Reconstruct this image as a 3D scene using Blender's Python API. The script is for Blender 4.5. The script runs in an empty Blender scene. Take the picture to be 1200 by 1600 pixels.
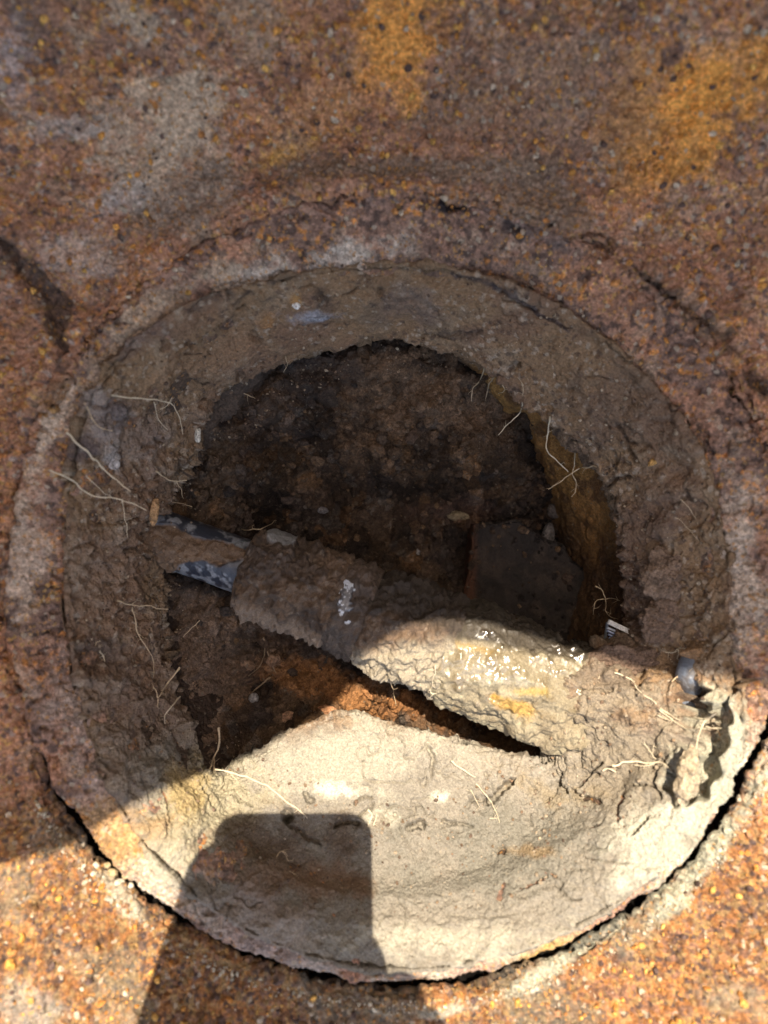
import bpy, bmesh, math, random
import numpy as np
from mathutils import Vector
C = bpy.context.scene.collection
random.seed(7)
MM = 0.001
D = 0.302                 # camera height above the rim plane
PX = 0.25e-3              # metres per photo pixel on the rim plane
# ------------------------------------------------------------ camera, sky, sun, exposure
sc = bpy.context.scene
cam = bpy.data.cameras.new('camera'); camo = bpy.data.objects.new('camera', cam); C.objects.link(camo)
camo.location = (0, 0, D)
cam.sensor_fit = 'VERTICAL'; cam.sensor_height = 36.0; cam.lens = 18.0 / (0.2 / D)
cam.clip_start = 0.005; cam.clip_end = 500
cam.dof.use_dof = True; cam.dof.focus_distance = 0.365; cam.dof.aperture_fstop = 5.2
sc.camera = camo
SX, SY = 0.035, 0.42      # sun direction (x, y per unit of height)
sd = Vector((SX, SY, 1)).normalized()
elev = math.asin(sd.z)
w = bpy.data.worlds.new('World'); sc.world = w; w.use_nodes = True
nt = w.node_tree; bg = nt.nodes['Background']
sky = nt.nodes.new('ShaderNodeTexSky'); sky.sky_type = 'NISHITA'; sky.sun_disc = False
sky.sun_elevation = elev; sky.sun_rotation = math.atan2(SX, SY)
sky.dust_density = 2.0; sky.air_density = 1.0; sky.ozone_density = 1.0
nt.links.new(sky.outputs[0], bg.inputs[0]); bg.inputs[1].default_value = 0.15
sl = bpy.data.lights.new('sun', 'SUN'); sl.energy = 2.45; sl.angle = math.radians(0.27); sl.color = (1.0, 0.985, 0.955)
so = bpy.data.objects.new('sun', sl); C.objects.link(so); so.location = (0, 1, 3)
so.rotation_euler = sd.to_track_quat('Z', 'Y').to_euler()
sc.view_settings.view_transform = 'Standard'; sc.view_settings.look = 'None'
sc.view_settings.gamma = 1; sc.view_settings.use_curve_mapping = False
sc.view_settings.exposure = 2.15
sc.view_settings.use_white_balance = True; sc.view_settings.white_balance_temperature = 8300; sc.view_settings.white_balance_tint = 10
sc.render.engine = 'CYCLES'
sc.cycles.max_bounces = 6; sc.cycles.diffuse_bounces = 4

# ------------------------------------------------------------ numeric helpers
def W(px, py, z):         # photo pixel at a height -> world
    s = PX * (D - z) / D
    return np.array(((px - 600) * s, (800 - py) * s, z))
def topx(V):
    s = PX * (D - V[..., 2]) / D
    return 600 + V[..., 0] / s, 800 - V[..., 1] / s
def hsh(ix, iy, iz, seed):
    h = (ix.astype(np.int64) * 374761393 + iy.astype(np.int64) * 668265263 + iz.astype(np.int64) * 2147483647 + seed * 974634777) & 0xffffffff
    h = ((h ^ (h >> 13)) * 1274126177) & 0xffffffff
    h = ((h ^ (h >> 16)) * 2246822519) & 0xffffffff
    h ^= h >> 13
    return (h & 0xffffff).astype(np.float32) / 16777216.0
def vn(P, scale, seed=0):
    q = P.reshape(-1, 3) / scale
    i = np.floor(q).astype(np.int32); f = (q - i).astype(np.float32); f = f * f * (3 - 2 * f)
    r = 0
    for dx in (0, 1):
        wx = f[:, 0] if dx else 1 - f[:, 0]
        for dy in (0, 1):
            wy = f[:, 1] if dy else 1 - f[:, 1]
            for dz in (0, 1):
                wz = f[:, 2] if dz else 1 - f[:, 2]
                r = r + wx * wy * wz * hsh(i[:, 0] + dx, i[:, 1] + dy, i[:, 2] + dz, seed)
    return (r * 2 - 1).reshape(P.shape[:-1])
def fbm(P, scale, octv=4, seed=0, gain=.5):
    a, r, t = 1.0, 0, 0
    for k in range(octv):
        r = r + a * vn(P + 0.37 * k * scale, scale, seed + k * 17); t += a; a *= gain; scale /= 2.03
    return r / t * 1.6
def worley(P, scale, seed=0):
    """rounded lumps: distance to nearest cell point, distance to 2nd, random of cell"""
    q = (P.reshape(-1, 3) / scale).astype(np.float32)
    i = np.floor(q).astype(np.int32); f = q - i
    f1 = np.full(len(q), 9, np.float32); f2 = f1.copy(); cid = np.zeros(len(q), np.float32)
    for dx in (-1, 0, 1):
        for dy in (-1, 0, 1):
            for dz in (-1, 0, 1):
                a, b, c = i[:, 0] + dx, i[:, 1] + dy, i[:, 2] + dz
                h = hsh(a, b, c, seed); h2 = (h * 977.13) % 1.0; h3 = (h * 331.77) % 1.0
                d = (dx + h - f[:, 0]) ** 2 + (dy + h2 - f[:, 1]) ** 2 + (dz + h3 - f[:, 2]) ** 2
                nr = d < f1
                f2 = np.where(nr, f1, np.minimum(f2, d)); cid = np.where(nr, (h * 91.7) % 1.0, cid); f1 = np.where(nr, d, f1)
    s = P.shape[:-1]
    return np.sqrt(f1).reshape(s), np.sqrt(f2).reshape(s), cid.reshape(s)
def sst(x, a, b):
    t = np.clip((x - a) / (b - a), 0, 1); return t * t * (3 - 2 * t)
def mixc(c, col, m):
    return c * (1 - m[..., None]) + np.array(col, np.float32) * m[..., None]
def segdist(u, v, pts):
    best = np.full(u.shape, 1e9); tt = np.zeros(u.shape)
    n = len(pts) - 1
    for k in range(n):
        (ax, ay), (bx, by) = pts[k][:2], pts[k + 1][:2]
        dx, dy = bx - ax, by - ay
        t = np.clip(((u - ax) * dx + (v - ay) * dy) / (dx * dx + dy * dy + 1e-9), 0, 1)
        d = np.hypot(u - ax - t * dx, v - ay - t * dy)
        tt = np.where(d < best, (k + t) / n, tt); best = np.minimum(best, d)
    return best, tt
def catmull(P, n, closed):
    """P [m,...] -> n samples along axis 0"""
    m = len(P)
    t = np.linspace(0, m if closed else m - 1, n, endpoint=not closed)
    i = np.floor(t).astype(int); f = t - i
    if not closed:
        f = np.where(i >= m - 1, 1.0, f); i = np.minimum(i, m - 2)
    g = (lambda k: P[(i + k) % m]) if closed else (lambda k: P[np.clip(i + k, 0, m - 1)])
    p0, p1, p2, p3 = g(-1), g(0), g(1), g(2)
    f = f.reshape((-1,) + (1,) * (P.ndim - 1))
    return .5 * (2 * p1 + (p2 - p0) * f + (2 * p0 - 5 * p1 + 4 * p2 - p3) * f ** 2 + (3 * p1 - p0 - 3 * p2 + p3) * f ** 3)
def normals(V, closed):
    if closed: du = np.roll(V, -1, 0) - np.roll(V, 1, 0)
    else: du = np.gradient(V, axis=0)
    dv = np.gradient(V, axis=1)
    n = np.cross(du, dv); n /= np.linalg.norm(n, axis=-1, keepdims=True) + 1e-12
    return n
ZB = np.full((700, 540), -9.0)           # height seen from above, for laying roots on surfaces
def zsplat(V):
    u, v = topx(V); iu = np.round(u / 3).astype(int) + 60; iv = np.round(v / 3).astype(int) + 60
    ok = (iu >= 0) & (iu < 540) & (iv >= 0) & (iv < 700)
    np.maximum.at(ZB, (iv[ok], iu[ok]), V[..., 2][ok])
def zat(px, py):
    iu, iv = int(round(px / 3)) + 60, int(round(py / 3)) + 60
    w_ = ZB[iv - 1:iv + 2, iu - 1:iu + 2]; w_ = w_[w_ > -5]
    return float(np.median(w_)) if len(w_) else -0.1

# ------------------------------------------------------------ object helpers
def tag(o, label=None, cat=None, group=None, kind=None):
    if label: o['label'] = label
    if cat: o['category'] = cat
    if group: o['group'] = group
    if kind: o['kind'] = kind
    return o
def empty(name, loc=(0, 0, 0)):
    o = bpy.data.objects.new(name, None); C.objects.link(o); o.location = loc; o.empty_display_size = .01
    return o
def mesh_obj(name, V, F, mat, parent=None, col=None, wet=None, smooth=True, origin=None):
    V = np.asarray(V, np.float64).reshape(-1, 3)
    F = np.asarray(F, np.int32)
    me = bpy.data.meshes.new(name)
    org = np.zeros(3) if origin is None else np.asarray(origin)
    me.vertices.add(len(V)); me.vertices.foreach_set('co', (V - org).astype(np.float32).ravel())
    k = F.shape[1]
    me.loops.add(F.size); me.loops.foreach_set('vertex_index', F.ravel())
    me.polygons.add(len(F)); me.polygons.foreach_set('loop_start', np.arange(0, F.size, k, dtype=np.int32))
    me.polygons.foreach_set('loop_total', np.full(len(F), k, np.int32))
    me.polygons.foreach_set('use_smooth', np.full(len(F), smooth))
    me.update(calc_edges=True)
    if col is not None:
        a = me.color_attributes.new('tint', 'FLOAT_COLOR', 'POINT')
        c4 = np.ones((len(V), 4), np.float32); c4[:, :3] = np.asarray(col).reshape(-1, 3)
        a.data.foreach_set('color', c4.ravel())
    if wet is not None:
        a = me.attributes.new('wet', 'FLOAT', 'POINT'); a.data.foreach_set('value', np.asarray(wet, np.float32).ravel())
    me.materials.append(mat)
    o = bpy.data.objects.new(name, me); C.objects.link(o); o.location = org
    if parent is not None:
        o.parent = parent; o.location = org - np.array(parent.location)
    return o
def grid_faces(nu, nv, closed, flip=False, offs=0):
    a = np.arange(nu if closed else nu - 1)[:, None]; b = np.arange(nv - 1)[None, :]
    a2 = (a + 1) % nu
    F = np.stack([a * nv + b, a2 * nv + b, a2 * nv + b + 1, a * nv + b + 1], -1).reshape(-1, 4) + offs
    return F[:, ::-1] if flip else F
def tube(pts, r, sides=6, taper=.4):
    pts = np.asarray(pts, float); n = len(pts)
    rr = np.full(n, r) * np.linspace(1, taper, n) if np.isscalar(r) else np.asarray(r)
    t = np.gradient(pts, axis=0); t /= np.linalg.norm(t, axis=1, keepdims=True) + 1e-12
    up = np.where(np.abs(t[:, 2:3]) > .9, np.array([[1., 0, 0]]), np.array([[0, 0, 1.]]))
    a = np.cross(t, up); a /= np.linalg.norm(a, axis=1, keepdims=True) + 1e-12; b = np.cross(t, a)
    ang = np.linspace(0, 2 * np.pi, sides, endpoint=False)
    V = pts[:, None] + rr[:, None, None] * (np.cos(ang)[None, :, None] * a[:, None] + np.sin(ang)[None, :, None] * b[:, None])
    return V
def join(parts):
    Vs, Fs, o = [], [], 0
    for V, F in parts:
        Vs.append(V.reshape(-1, 3)); Fs.append(F + o); o += Vs[-1].shape[0]
    return np.concatenate(Vs), np.concatenate(Fs)
def ico(sub=2):
    bm = bmesh.new(); bmesh.ops.create_icosphere(bm, subdivisions=sub, radius=1)
    V = np.array([v.co[:] for v in bm.verts]); F = np.array([[v.index for v in f.verts] for f in bm.faces]); bm.free()
    return V, F
ICO1, ICO2, ICO3, ICO4 = ico(1), ico(2), ico(3), ico(6)

# ------------------------------------------------------------ materials
def mat_tint(name, rough=.95, bump=.35, scale=1500, wetr=.22, var=.35, spec=.3, vor=0.0, base=None, metal=0, grain=None, bd=.001):
    m = bpy.data.materials.new(name); m.use_nodes = True; n = m.node_tree.nodes; l = m.node_tree.links
    p = n['Principled BSDF']
    tc = n.new('ShaderNodeNewGeometry')
    if base is None:
        at = n.new('ShaderNodeAttribute'); at.attribute_name = 'tint'; colsrc = at.outputs['Color']
    else:
        rgb = n.new('ShaderNodeRGB'); rgb.outputs[0].default_value = (*base, 1); colsrc = rgb.outputs[0]
    nz = n.new('ShaderNodeTexNoise'); nz.inputs['Scale'].default_value = scale; nz.inputs['Detail'].default_value = 3; nz.inputs['Roughness'].default_value = .65
    l.new(tc.outputs['Position'], nz.inputs['Vector'])
    mr = n.new('ShaderNodeMapRange'); l.new(nz.outputs['Fac'], mr.inputs['Value'])
    mr.inputs['From Min'].default_value = .3; mr.inputs['From Max'].default_value = .7
    mr.inputs['To Min'].default_value = 1 - var; mr.inputs['To Max'].default_value = 1 + var
    mx = n.new('ShaderNodeVectorMath'); mx.operation = 'SCALE'
    l.new(colsrc, mx.inputs[0]); l.new(mr.outputs[0], mx.inputs['Scale']); l.new(mx.outputs[0], p.inputs['Base Color'])
    h = nz.outputs['Fac']
    if grain:
        prev = mx.outputs[0]
        for (gs, lo_, hi_, thr, fc) in grain:
            gv = n.new('ShaderNodeTexVoronoi'); gv.inputs['Scale'].default_value = gs; l.new(tc.outputs['Position'], gv.inputs['Vector'])
            sx = n.new('ShaderNodeSeparateColor'); l.new(gv.outputs['Color'], sx.inputs[0])
            gm = n.new('ShaderNodeMapRange'); l.new(sx.outputs[0], gm.inputs['Value']); gm.inputs['To Min'].default_value = lo_; gm.inputs['To Max'].default_value = hi_
            gx = n.new('ShaderNodeVectorMath'); gx.operation = 'SCALE'; l.new(prev, gx.inputs[0]); l.new(gm.outputs[0], gx.inputs['Scale'])
            gt = n.new('ShaderNodeMath'); gt.operation = 'GREATER_THAN'; l.new(sx.outputs[1], gt.inputs[0]); gt.inputs[1].default_value = thr
            gf = n.new('ShaderNodeMath'); gf.operation = 'MULTIPLY'; l.new(gt.outputs[0], gf.inputs[0]); gf.inputs[1].default_value = .65
            gmx = n.new('ShaderNodeMix'); gmx.data_type = 'RGBA'; l.new(gf.outputs[0], gmx.inputs['Factor']); l.new(gx.outputs[0], gmx.inputs['A']); gmx.inputs['B'].default_value = (*fc, 1)
            prev = gmx.outputs['Result']
        l.new(prev, p.inputs['Base Color'])
    if vor:
        vo = n.new('ShaderNodeTexVoronoi'); vo.inputs['Scale'].default_value = scale * .45; l.new(tc.outputs['Position'], vo.inputs['Vector'])
        ad = n.new('ShaderNodeMath'); ad.operation = 'MULTIPLY_ADD'; l.new(vo.outputs['Distance'], ad.inputs[0]); ad.inputs[1].default_value = -vor; l.new(h, ad.inputs[2]); h = ad.outputs[0]
    wa = n.new('ShaderNodeAttribute'); wa.attribute_name = 'wet'
    rr = n.new('ShaderNodeMapRange'); l.new(wa.outputs['Fac'], rr.inputs['Value']); rr.inputs['To Min'].default_value = rough; rr.inputs['To Max'].default_value = wetr
    l.new(rr.outputs[0], p.inputs['Roughness'])
    sp = n.new('ShaderNodeMapRange'); l.new(wa.outputs['Fac'], sp.inputs['Value']); sp.inputs['To Min'].default_value = spec; sp.inputs['To Max'].default_value = 1.0
    l.new(sp.outputs[0], p.inputs['Specular IOR Level'])
    p.inputs['Metallic'].default_value = metal
    b = n.new('ShaderNodeBump'); b.inputs['Strength'].default_value = bump; b.inputs['Distance'].default_value = bd
    bs = n.new('ShaderNodeMapRange'); l.new(wa.outputs['Fac'], bs.inputs['Value']); bs.inputs['To Min'].default_value = bump; bs.inputs['To Max'].default_value = bump * .18; l.new(bs.outputs[0], b.inputs['Strength'])
    l.new(h, b.inputs['Height']); l.new(b.outputs[0], p.inputs['Normal'])
    return m
M_soil = mat_tint('soil', vor=.8, bump=1.0, scale=1300, var=.34, spec=.15, grain=[(1100, .72, 1.28, .986, (.16, .13, .10))])
M_bank = mat_tint('packed_soil', vor=.7, bump=1.0, scale=1500, var=.24, spec=.15, grain=[(1300, .84, 1.16, .988, (.30, .25, .19))])
M_iron = mat_tint('rusty_iron', rough=.75, spec=.4, scale=1000, bump=1.0, vor=.6, var=.35, grain=[(950, .68, 1.32, .95, (.42, .20, .06)), (620, .80, 1.20, .975, (.40, .33, .25))])
M_pipe = mat_tint('dirty_pipe', rough=.8, wetr=.19, scale=1300, bump=.6, vor=.6, spec=.3, var=.3)
M_root = mat_tint('root_fibre', base=(.50, .38, .25), rough=.7, bump=.3, scale=1800, var=.3)
M_rootw = mat_tint('pale_root_fibre', base=(.58, .49, .36), rough=.7, bump=.3, scale=1800, var=.15)
M_rootd = mat_tint('dull_root_fibre', base=(.27, .19, .12), rough=.8, bump=.3, scale=1800, var=.3)
M_conc = mat_tint('weathered_concrete', base=(.26, .21, .17), rough=.9, bump=.5, scale=90, var=.2)

soilA = (.245, .158, .096); soilP = (.37, .295, .215); soilD = (.085, .055, .038); soilG = (.30, .25, .18)
rustO = (.52, .20, .050); rustB = (.35, .168, .102); rustP = (.235, .135, .098); dust = (.40, .285, .195); rustY = (.50, .28, .085)
CX, CY = W(620, 915, 0)[:2]

def patch(c, u, v, N, items):
    pp = np.stack([u, v, 0 * u], -1)
    N = N * .4 + fbm(pp, 80., 6, 901, .72) * 1.0 + vn(pp, 2.6, 933) * .16
    """broken-edged albedo patches; items (cx,cy,rx,ry,angle,colour,strength)"""
    for (cx, cy, rx, ry, an, col, s) in items:
        a = math.radians(an); du, dv = u - cx, v - cy
        x, y = du * math.cos(a) + dv * math.sin(a), -du * math.sin(a) + dv * math.cos(a)
        d = np.sqrt((x / rx) ** 2 + (y / ry) ** 2)
        c = mixc(c, col, s * sst(1.0 - d + N * .95, -.28, .62))
    return c
def streak(c, u, v, N, items):
    for (pts, wd, col, s) in items:
        d, _ = segdist(u, v, pts)
        c = mixc(c, col, s * sst(1.0 - d / wd + N * .9, -.2, .6))
    return c
def carve(u, v, N, items):
    h = 0
    for (pts, wd, dep) in items:
        d, t = segdist(u + N * 7, v - N * 6, pts)
        ww = wd * (0.55 + .6 * np.abs(np.sin(t * 19 + wd))) * np.clip(np.minimum(t, 1 - t) * 8, .15, 1)
        h = h - dep * (1 - sst(d, ww * .45, ww * 1.15))
    return h

# ------------------------------------------------------------ iron casing: flange, collar, lower wall
collar_r = np.array([.0900, .0945, .0990, .1065, .1180, .1245, .1285, .136, .143, .149, .153, .1555, .1563, .1563])
collar_z = np.array([-.150, -.115, -.090, -.070, -.050, -.030, -.0180, -.0085, -.0035, -.0005, .0002, -.003, -.010, -.03])
def collz(r): return np.interp(r, collar_r[3:12], collar_z[3:12])
casing = tag(empty('iron_casing', (CX, CY, 0)), 'round rusty iron casing with a raised collar framing the dug hole', 'casing')
# collar
nu = 1750
ang = np.linspace(0, 2 * np.pi, nu, endpoint=False)
prof = np.stack([collar_r[4:], collar_z[4:]], 1); prof = catmull(prof, 118, False)
def polar(prof, ang, ell=0.0):
    r = prof[None, :, 0] * np.ones((len(ang), 1)); z = prof[None, :, 1] * np.ones((len(ang), 1))
    return np.stack([CX + r * np.cos(ang)[:, None], CY + r * np.sin(ang)[:, None], z], -1)
def ridge_iron(P, V0, pit, grain):
    f1, f2, cid = worley(P, .0018, 3)
    g1, g2, cid2 = worley(P, .0012, 5)
    n = fbm(P, .012, 4, 11); nf = fbm(P, .0016, 2, 21)
    h = n * .0015 + (0.55 - f1) * .0017 * grain + (.5 - g1) * .0004 * grain + nf * .00025
    p = sst(fbm(P, .004, 3, 31), .42, .75) * pit
    q1, q2, qid = worley(P + np.stack([vn(P, .006, 35), vn(P, .006, 36), vn(P, .006, 37)], -1) * .003, .013, 33)
    global PID; PID = qid
    h = h + (qid - .5) * .0013 - (1 - sst(q2 - q1, 0, .08)) * .0006 * (qid > .4)
    return h - p * .0020, f1, f2, cid, cid2, n, nf, p
V = polar(prof, ang)
wob = fbm(V * np.array([1, 1, .2]), .05, 3, 2)
V[..., 2] += wob * .0018
N = normals(V, True); N *= np.sign(N[..., 2:3] + 1e-9)
u, v = topx(V)
h, f1, f2, cid, cid2, n, nf, pt = ridge_iron(V, V, 1.0, .45)
lowband = sst(v, 1150, 1330)
big = fbm(V, .02, 4, 77); med = fbm(V, .006, 3, 78)
c = np.ones(V.shape, np.float32) * np.array(rustP, np.float32)
c = mixc(c, rustB, sst(big, -.1, .45) * .8)
c = mixc(c, dust, sst(med + .25 * big, .0, .75) * .38)
c = mixc(c, (.06, .036, .03), sst(fbm(V, .003, 2, 81), .2, .5) * .75)
c = mixc(c, rustO, (cid > .86) * sst(fbm(V, .015, 2, 83), -.05, .3) * .85)
c = mixc(c, rustY, (cid2 > .93) * sst(fbm(V, .02, 2, 84), -.1, .3) * .8)
c = c * (.82 + .36 * PID)[..., None]
c = patch(c, u, v, med, [(450, 425, 150, 26, -14, (.48, .40, .33), .9), (270, 470, 120, 30, -28, dust, .7), (180, 560, 60, 28, -50, dust, .8),
    (62, 700, 34, 140, 12, (.47, .345, .255), .9), (35, 880, 34, 140, 5, (.45, .33, .25), .85), (150, 1150, 60, 140, -25, (.35, .27, .23), .6), (1150, 900, 45, 120, 0, (.42, .33, .26), .85),
    (1130, 1010, 60, 70, 0, (.36, .29, .23), .7), (960, 570, 60, 30, 40, dust, .5), (1130, 1190, 60, 110, 15, (.40, .38, .31), .95), (1060, 1320, 80, 60, -40, (.41, .385, .31), .9),
    (700, 1505, 250, 34, -6, (.38, .34, .27), .8), (850, 1490, 60, 16, -25, (.42, .25, .07), .8), (950, 1400, 80, 30, -40, (.33, .20, .15), .7), (740, 1510, 60, 20, 0, (.30, .16, .12), .6),
    (200, 1310, 70, 50, 20, (.38, .22, .09), .7), (260, 1390, 60, 40, 30, (.40, .35, .29), .7), (470, 1490, 140, 40, 8, (.32, .25, .22), .7), (330, 1410, 60, 40, 10, (.34, .27, .22), .7)])
c = streak(c, u, v, med, [([(560, 318), (640, 300), (760, 318), (900, 400)], 16, (.15, .115, .105), .5), ([(695, 322), (722, 318)], 15, (.018, .012, .014), 1.0), ([(795, 352), (812, 365)], 8, (.03, .02, .02), .9)])
h = h + carve(u, v, n, [([(700, 318), (722, 322)], 13, .003), ([(800, 355), (812, 362)], 6, .002), ([(85, 480), (110, 560)], 6, .001)])
h = h * np.clip(.35 + (V[..., 2] + .02) / .02, .3, 1)
V[..., 2] -= .022 * np.exp(-(((u - 1085) / 52) ** 2 + ((v - 1150) / 95) ** 2) ** 1.5)
V[..., 2] -= .0025 * sst(u, 820, 1000) * sst(v, 1010, 1100) * sst(-np.hypot(V[..., 0] - CX, V[..., 1] - CY), -.1535, -.149)
V = V + N * h[..., None]
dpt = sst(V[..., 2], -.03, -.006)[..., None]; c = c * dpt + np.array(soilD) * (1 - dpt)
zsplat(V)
do_ = sst(-V[..., 2], .0035, .008)[..., None] * (np.hypot(V[..., 0] - CX, V[..., 1] - CY) > .1545)[..., None]; c = c * (1 - do_) + np.array((.012, .010, .009)) * do_  # shade inside the open joint painted near-black on the collar's outer edge
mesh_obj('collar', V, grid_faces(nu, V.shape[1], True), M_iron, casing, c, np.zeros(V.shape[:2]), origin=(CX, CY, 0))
# lower wall seen under the soil lip
nu2 = 900; ang2 = np.linspace(0, 2 * np.pi, nu2, endpoint=False)
pr = catmull(np.stack([collar_r[:5], collar_z[:5]], 1), 140, False); pr[:, 0] -= .0004
V = polar(pr, ang2); N = -normals(V, True); N *= -np.sign((N[..., :2] * (V[..., :2] - np.array([CX, CY]))).sum(-1, keepdims=True))
n = fbm(V, .02, 4, 41); f1, _, cid = worley(V, .0035, 43)
c = np.ones(V.shape, np.float32) * np.array((.34, .165, .052), np.float32)
c = mixc(c, (.30, .15, .045), sst(n, 0, .5)); c = mixc(c, (.10, .045, .02), sst(fbm(V, .008, 3, 44), .05, .5) * .7)
uw, vw = topx(V); c = mixc(c, (.075, .050, .036), 1 - sst(uw + n * 60, 690, 790)); c = mixc(c, (.035, .018, .010), sst(vw + n * 50, 760, 880) * .88)  # last mix paints deep shade into the colour of the wall's lower part
V = V + N * (n * .0030 + (.5 - f1) * .0012 + fbm(V, .006, 3, 47) * .001)[..., None]
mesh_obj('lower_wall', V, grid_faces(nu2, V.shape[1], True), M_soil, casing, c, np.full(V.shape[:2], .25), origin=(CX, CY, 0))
# flange
def gapf(a):              # width of the open joint between flange and collar round the ring (a = image angle, 0 right, clockwise)
    d = np.degrees(a) % 360
    g = .0006 + .0034 * sst(d, 10, 26) * (1 - sst(d, 74, 90)) * (.42 + .25 * np.sin(np.radians(d) * 9) + .22 * np.sin(np.radians(d) * 23 + 1) + .12 * np.sin(np.radians(d) * 61)) + .0010 * sst(d, 118, 124) * (1 - sst(d, 140, 146))
    g = g + .0016 * np.exp(-((d - 57) / 5) ** 2) + .0014 * np.exp(-((d - 38) / 4) ** 2)
    g = g * (.62 + .38 * np.sign(np.sin(np.radians(d) * 5.3 + .8)) * np.abs(np.sin(np.radians(d) * 5.3 + .8)) ** .5) * .82
    return g
nf_ = 225; nu = 1900
ang = np.linspace(0, 2 * np.pi, nu, endpoint=False)
rin = .1568 + gapf(-ang) + .0006 * np.sin(ang * 7) + .0005 * np.sin(ang * 31) + .0004 * np.sin(ang * 67 + 1) + .0004 * np.sin(ang * 143) + .0003 * np.sin(ang * 211 + 2)
s = np.linspace(0, 1, nf_)
ro = np.concatenate([[0, 0, .0003, .0006], .0010 + (np.linspace(0, 1, nf_ - 4) ** 1.15) * .119])
zo = np.interp(ro, [0, .003, .010, .03, .06, .125], [-.003, .0015, .003, .009, .022, .055]); zo[0] = -.030; zo[1] = -.006; zo[2] = -.003; zo[3] = -.001
dg = np.degrees(-ang) % 360
kc = 1 - sst(dg, 6, 14) * (1 - sst(dg, 150, 162))           # 1 where dirt has closed the joint
rin = rin - kc * (.0050 + .0016 * np.sin(ang * 5 + 1) + .0009 * np.sin(ang * 17) + .0006 * np.sin(ang * 41))
r = rin[:, None] + ro[None]; r[:, 0] += .0045 * (1 - kc); r[:, 1] += .0030 * (1 - kc)
V = np.stack([CX + r * np.cos(ang)[:, None], CY + r * np.sin(ang)[:, None], np.broadcast_to(zo[None], r.shape)], -1).copy()
V[..., 2] += (fbm(V, .07, 3, 51) * .0025) * sst(ro, 0, .02)[None] + kc[:, None] * (.0042 * np.exp(-((ro - .001) / .010) ** 2))[None] * (ro > .0001)[None]
u, v = topx(V)
N = normals(V, True); N *= np.sign(N[..., 2:3] + 1e-9)
h, f1, f2, cid, cid2, n, nf, pt = ridge_iron(V, V, .6, 1.0)
big = fbm(V, .03, 4, 61); med = fbm(V, .009, 3, 62); fin = fbm(V, .0035, 2, 63)
c = np.ones(V.shape, np.float32) * np.array(rustB, np.float32)
c = mixc(c, rustP, sst(big, -.05, .5) * .7)
c = mixc(c, (.43, .195, .095), sst(med, -.1, .5) * .65)
c = mixc(c, dust, sst(fbm(V, .012, 3, 65), .15, .6) * .35)
c = mixc(c, rustO, ((cid > .82) & (fin + big > .0)) * .7)
c = mixc(c, rustY, ((cid2 > .88) & (fin > -.3)) * .75)
c = mixc(c, (.40, .36, .33), ((cid > .47) & (cid < .50)) * .5)
c = mixc(c, (.06, .045, .05), ((cid < .10)) * .7)
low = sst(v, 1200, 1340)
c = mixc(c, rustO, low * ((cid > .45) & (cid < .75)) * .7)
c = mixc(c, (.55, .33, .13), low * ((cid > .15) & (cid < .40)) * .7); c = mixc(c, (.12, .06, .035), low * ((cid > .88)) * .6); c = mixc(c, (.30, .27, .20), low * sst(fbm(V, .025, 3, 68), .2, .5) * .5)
c = c * (1 - .50 * low[..., None]) * (.80 + .40 * PID)[..., None]  # sunlit lower half painted darker than the shaded top to balance the sun
c = patch(c, u, v, med, [(1080, 150, 95, 110, 20, (.85, .36, .075), .95), (1160, 110, 60, 90, 0, (.70, .30, .065), .7), (1020, 250, 60, 60, 0, (.68, .28, .055), .7), (850, 150, 200, 120, 0, (.21, .13, .09), .6), (600, 60, 75, 75, 0, (.78, .33, .075), .9), (520, 160, 90, 50, -20, (.5, .2, .06), .45),
    (430, 245, 60, 22, -25, (.60, .30, .07), .7), (270, 180, 120, 80, -25, (.50, .37, .265), .9), (230, 270, 70, 60, 0, (.44, .33, .24), .85), (400, 60, 60, 60, 0, dust, .5), (190, 30, 70, 40, 0, (.5, .4, .3), .6), (20, 100, 40, 90, 0, (.46, .38, .36), .6),
    (100, 200, 60, 25, 0, (.40, .36, .33), .6), (190, 310, 50, 25, -20, (.42, .37, .34), .6), (120, 400, 60, 40, 0, (.44, .34, .28), .6), (620, 262, 260, 24, 0, (.215, .14, .095), .9), (320, 310, 130, 40, -22, (.27, .19, .14), .8),
    (860, 330, 130, 40, 32, (.22, .145, .10), .8), (150, 640, 60, 60, 0, soilA, .3), (1190, 1150, 30, 90, 0, (.40, .32, .24), .9), (700, 230, 60, 20, 0, rustB, .5),
    (900, 1482, 170, 15, -36, (.31, .30, .235), .95), (1100, 1340, 150, 17, -52, (.29, .28, .215), .95), (690, 1576, 120, 13, -6, (.31, .29, .23), .9), (190, 1400, 60, 14, 42, (.34, .30, .235), .8),
    (50, 1575, 55, 40, 0, (.24, .23, .20), .6), (1130, 1560, 60, 26, 0, (.22, .19, .14), .5)])
c = streak(c, u, v, med, [([(0, 380), (50, 430), (92, 480), (94, 560)], 20, (.085, .055, .042), .85), ([(1000, 430), (1100, 500), (1200, 610)], 14, (.10, .062, .042), .85), ([(30, 10), (60, 40)], 40, (.12, .09, .08), .6), ([(1060, 75), (1045, 90)], 14, (.07, .05, .06), .8)])
h = h + carve(u, v, n, [([(-10, 370), (50, 430), (92, 480), (94, 560), (60, 650), (20, 740), (-20, 850)], 17, .0065), ([(1000, 430), (1060, 470), (1100, 500), (1150, 548), (1210, 625)], 15, .0060)]) + fbm(V, .022, 4, 71) * .0027
h[:, :3] *= .3
V = V + N * h[..., None]
zsplat(V)
dk = np.exp(-(np.arange(nf_) / 3.2) ** 2)[None, :, None] * (1 - kc)[:, None, None]; c = c * (1 - dk) + np.array((.012, .010, .009)) * dk  # shade of the open joint painted near-black on the flange edge
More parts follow.
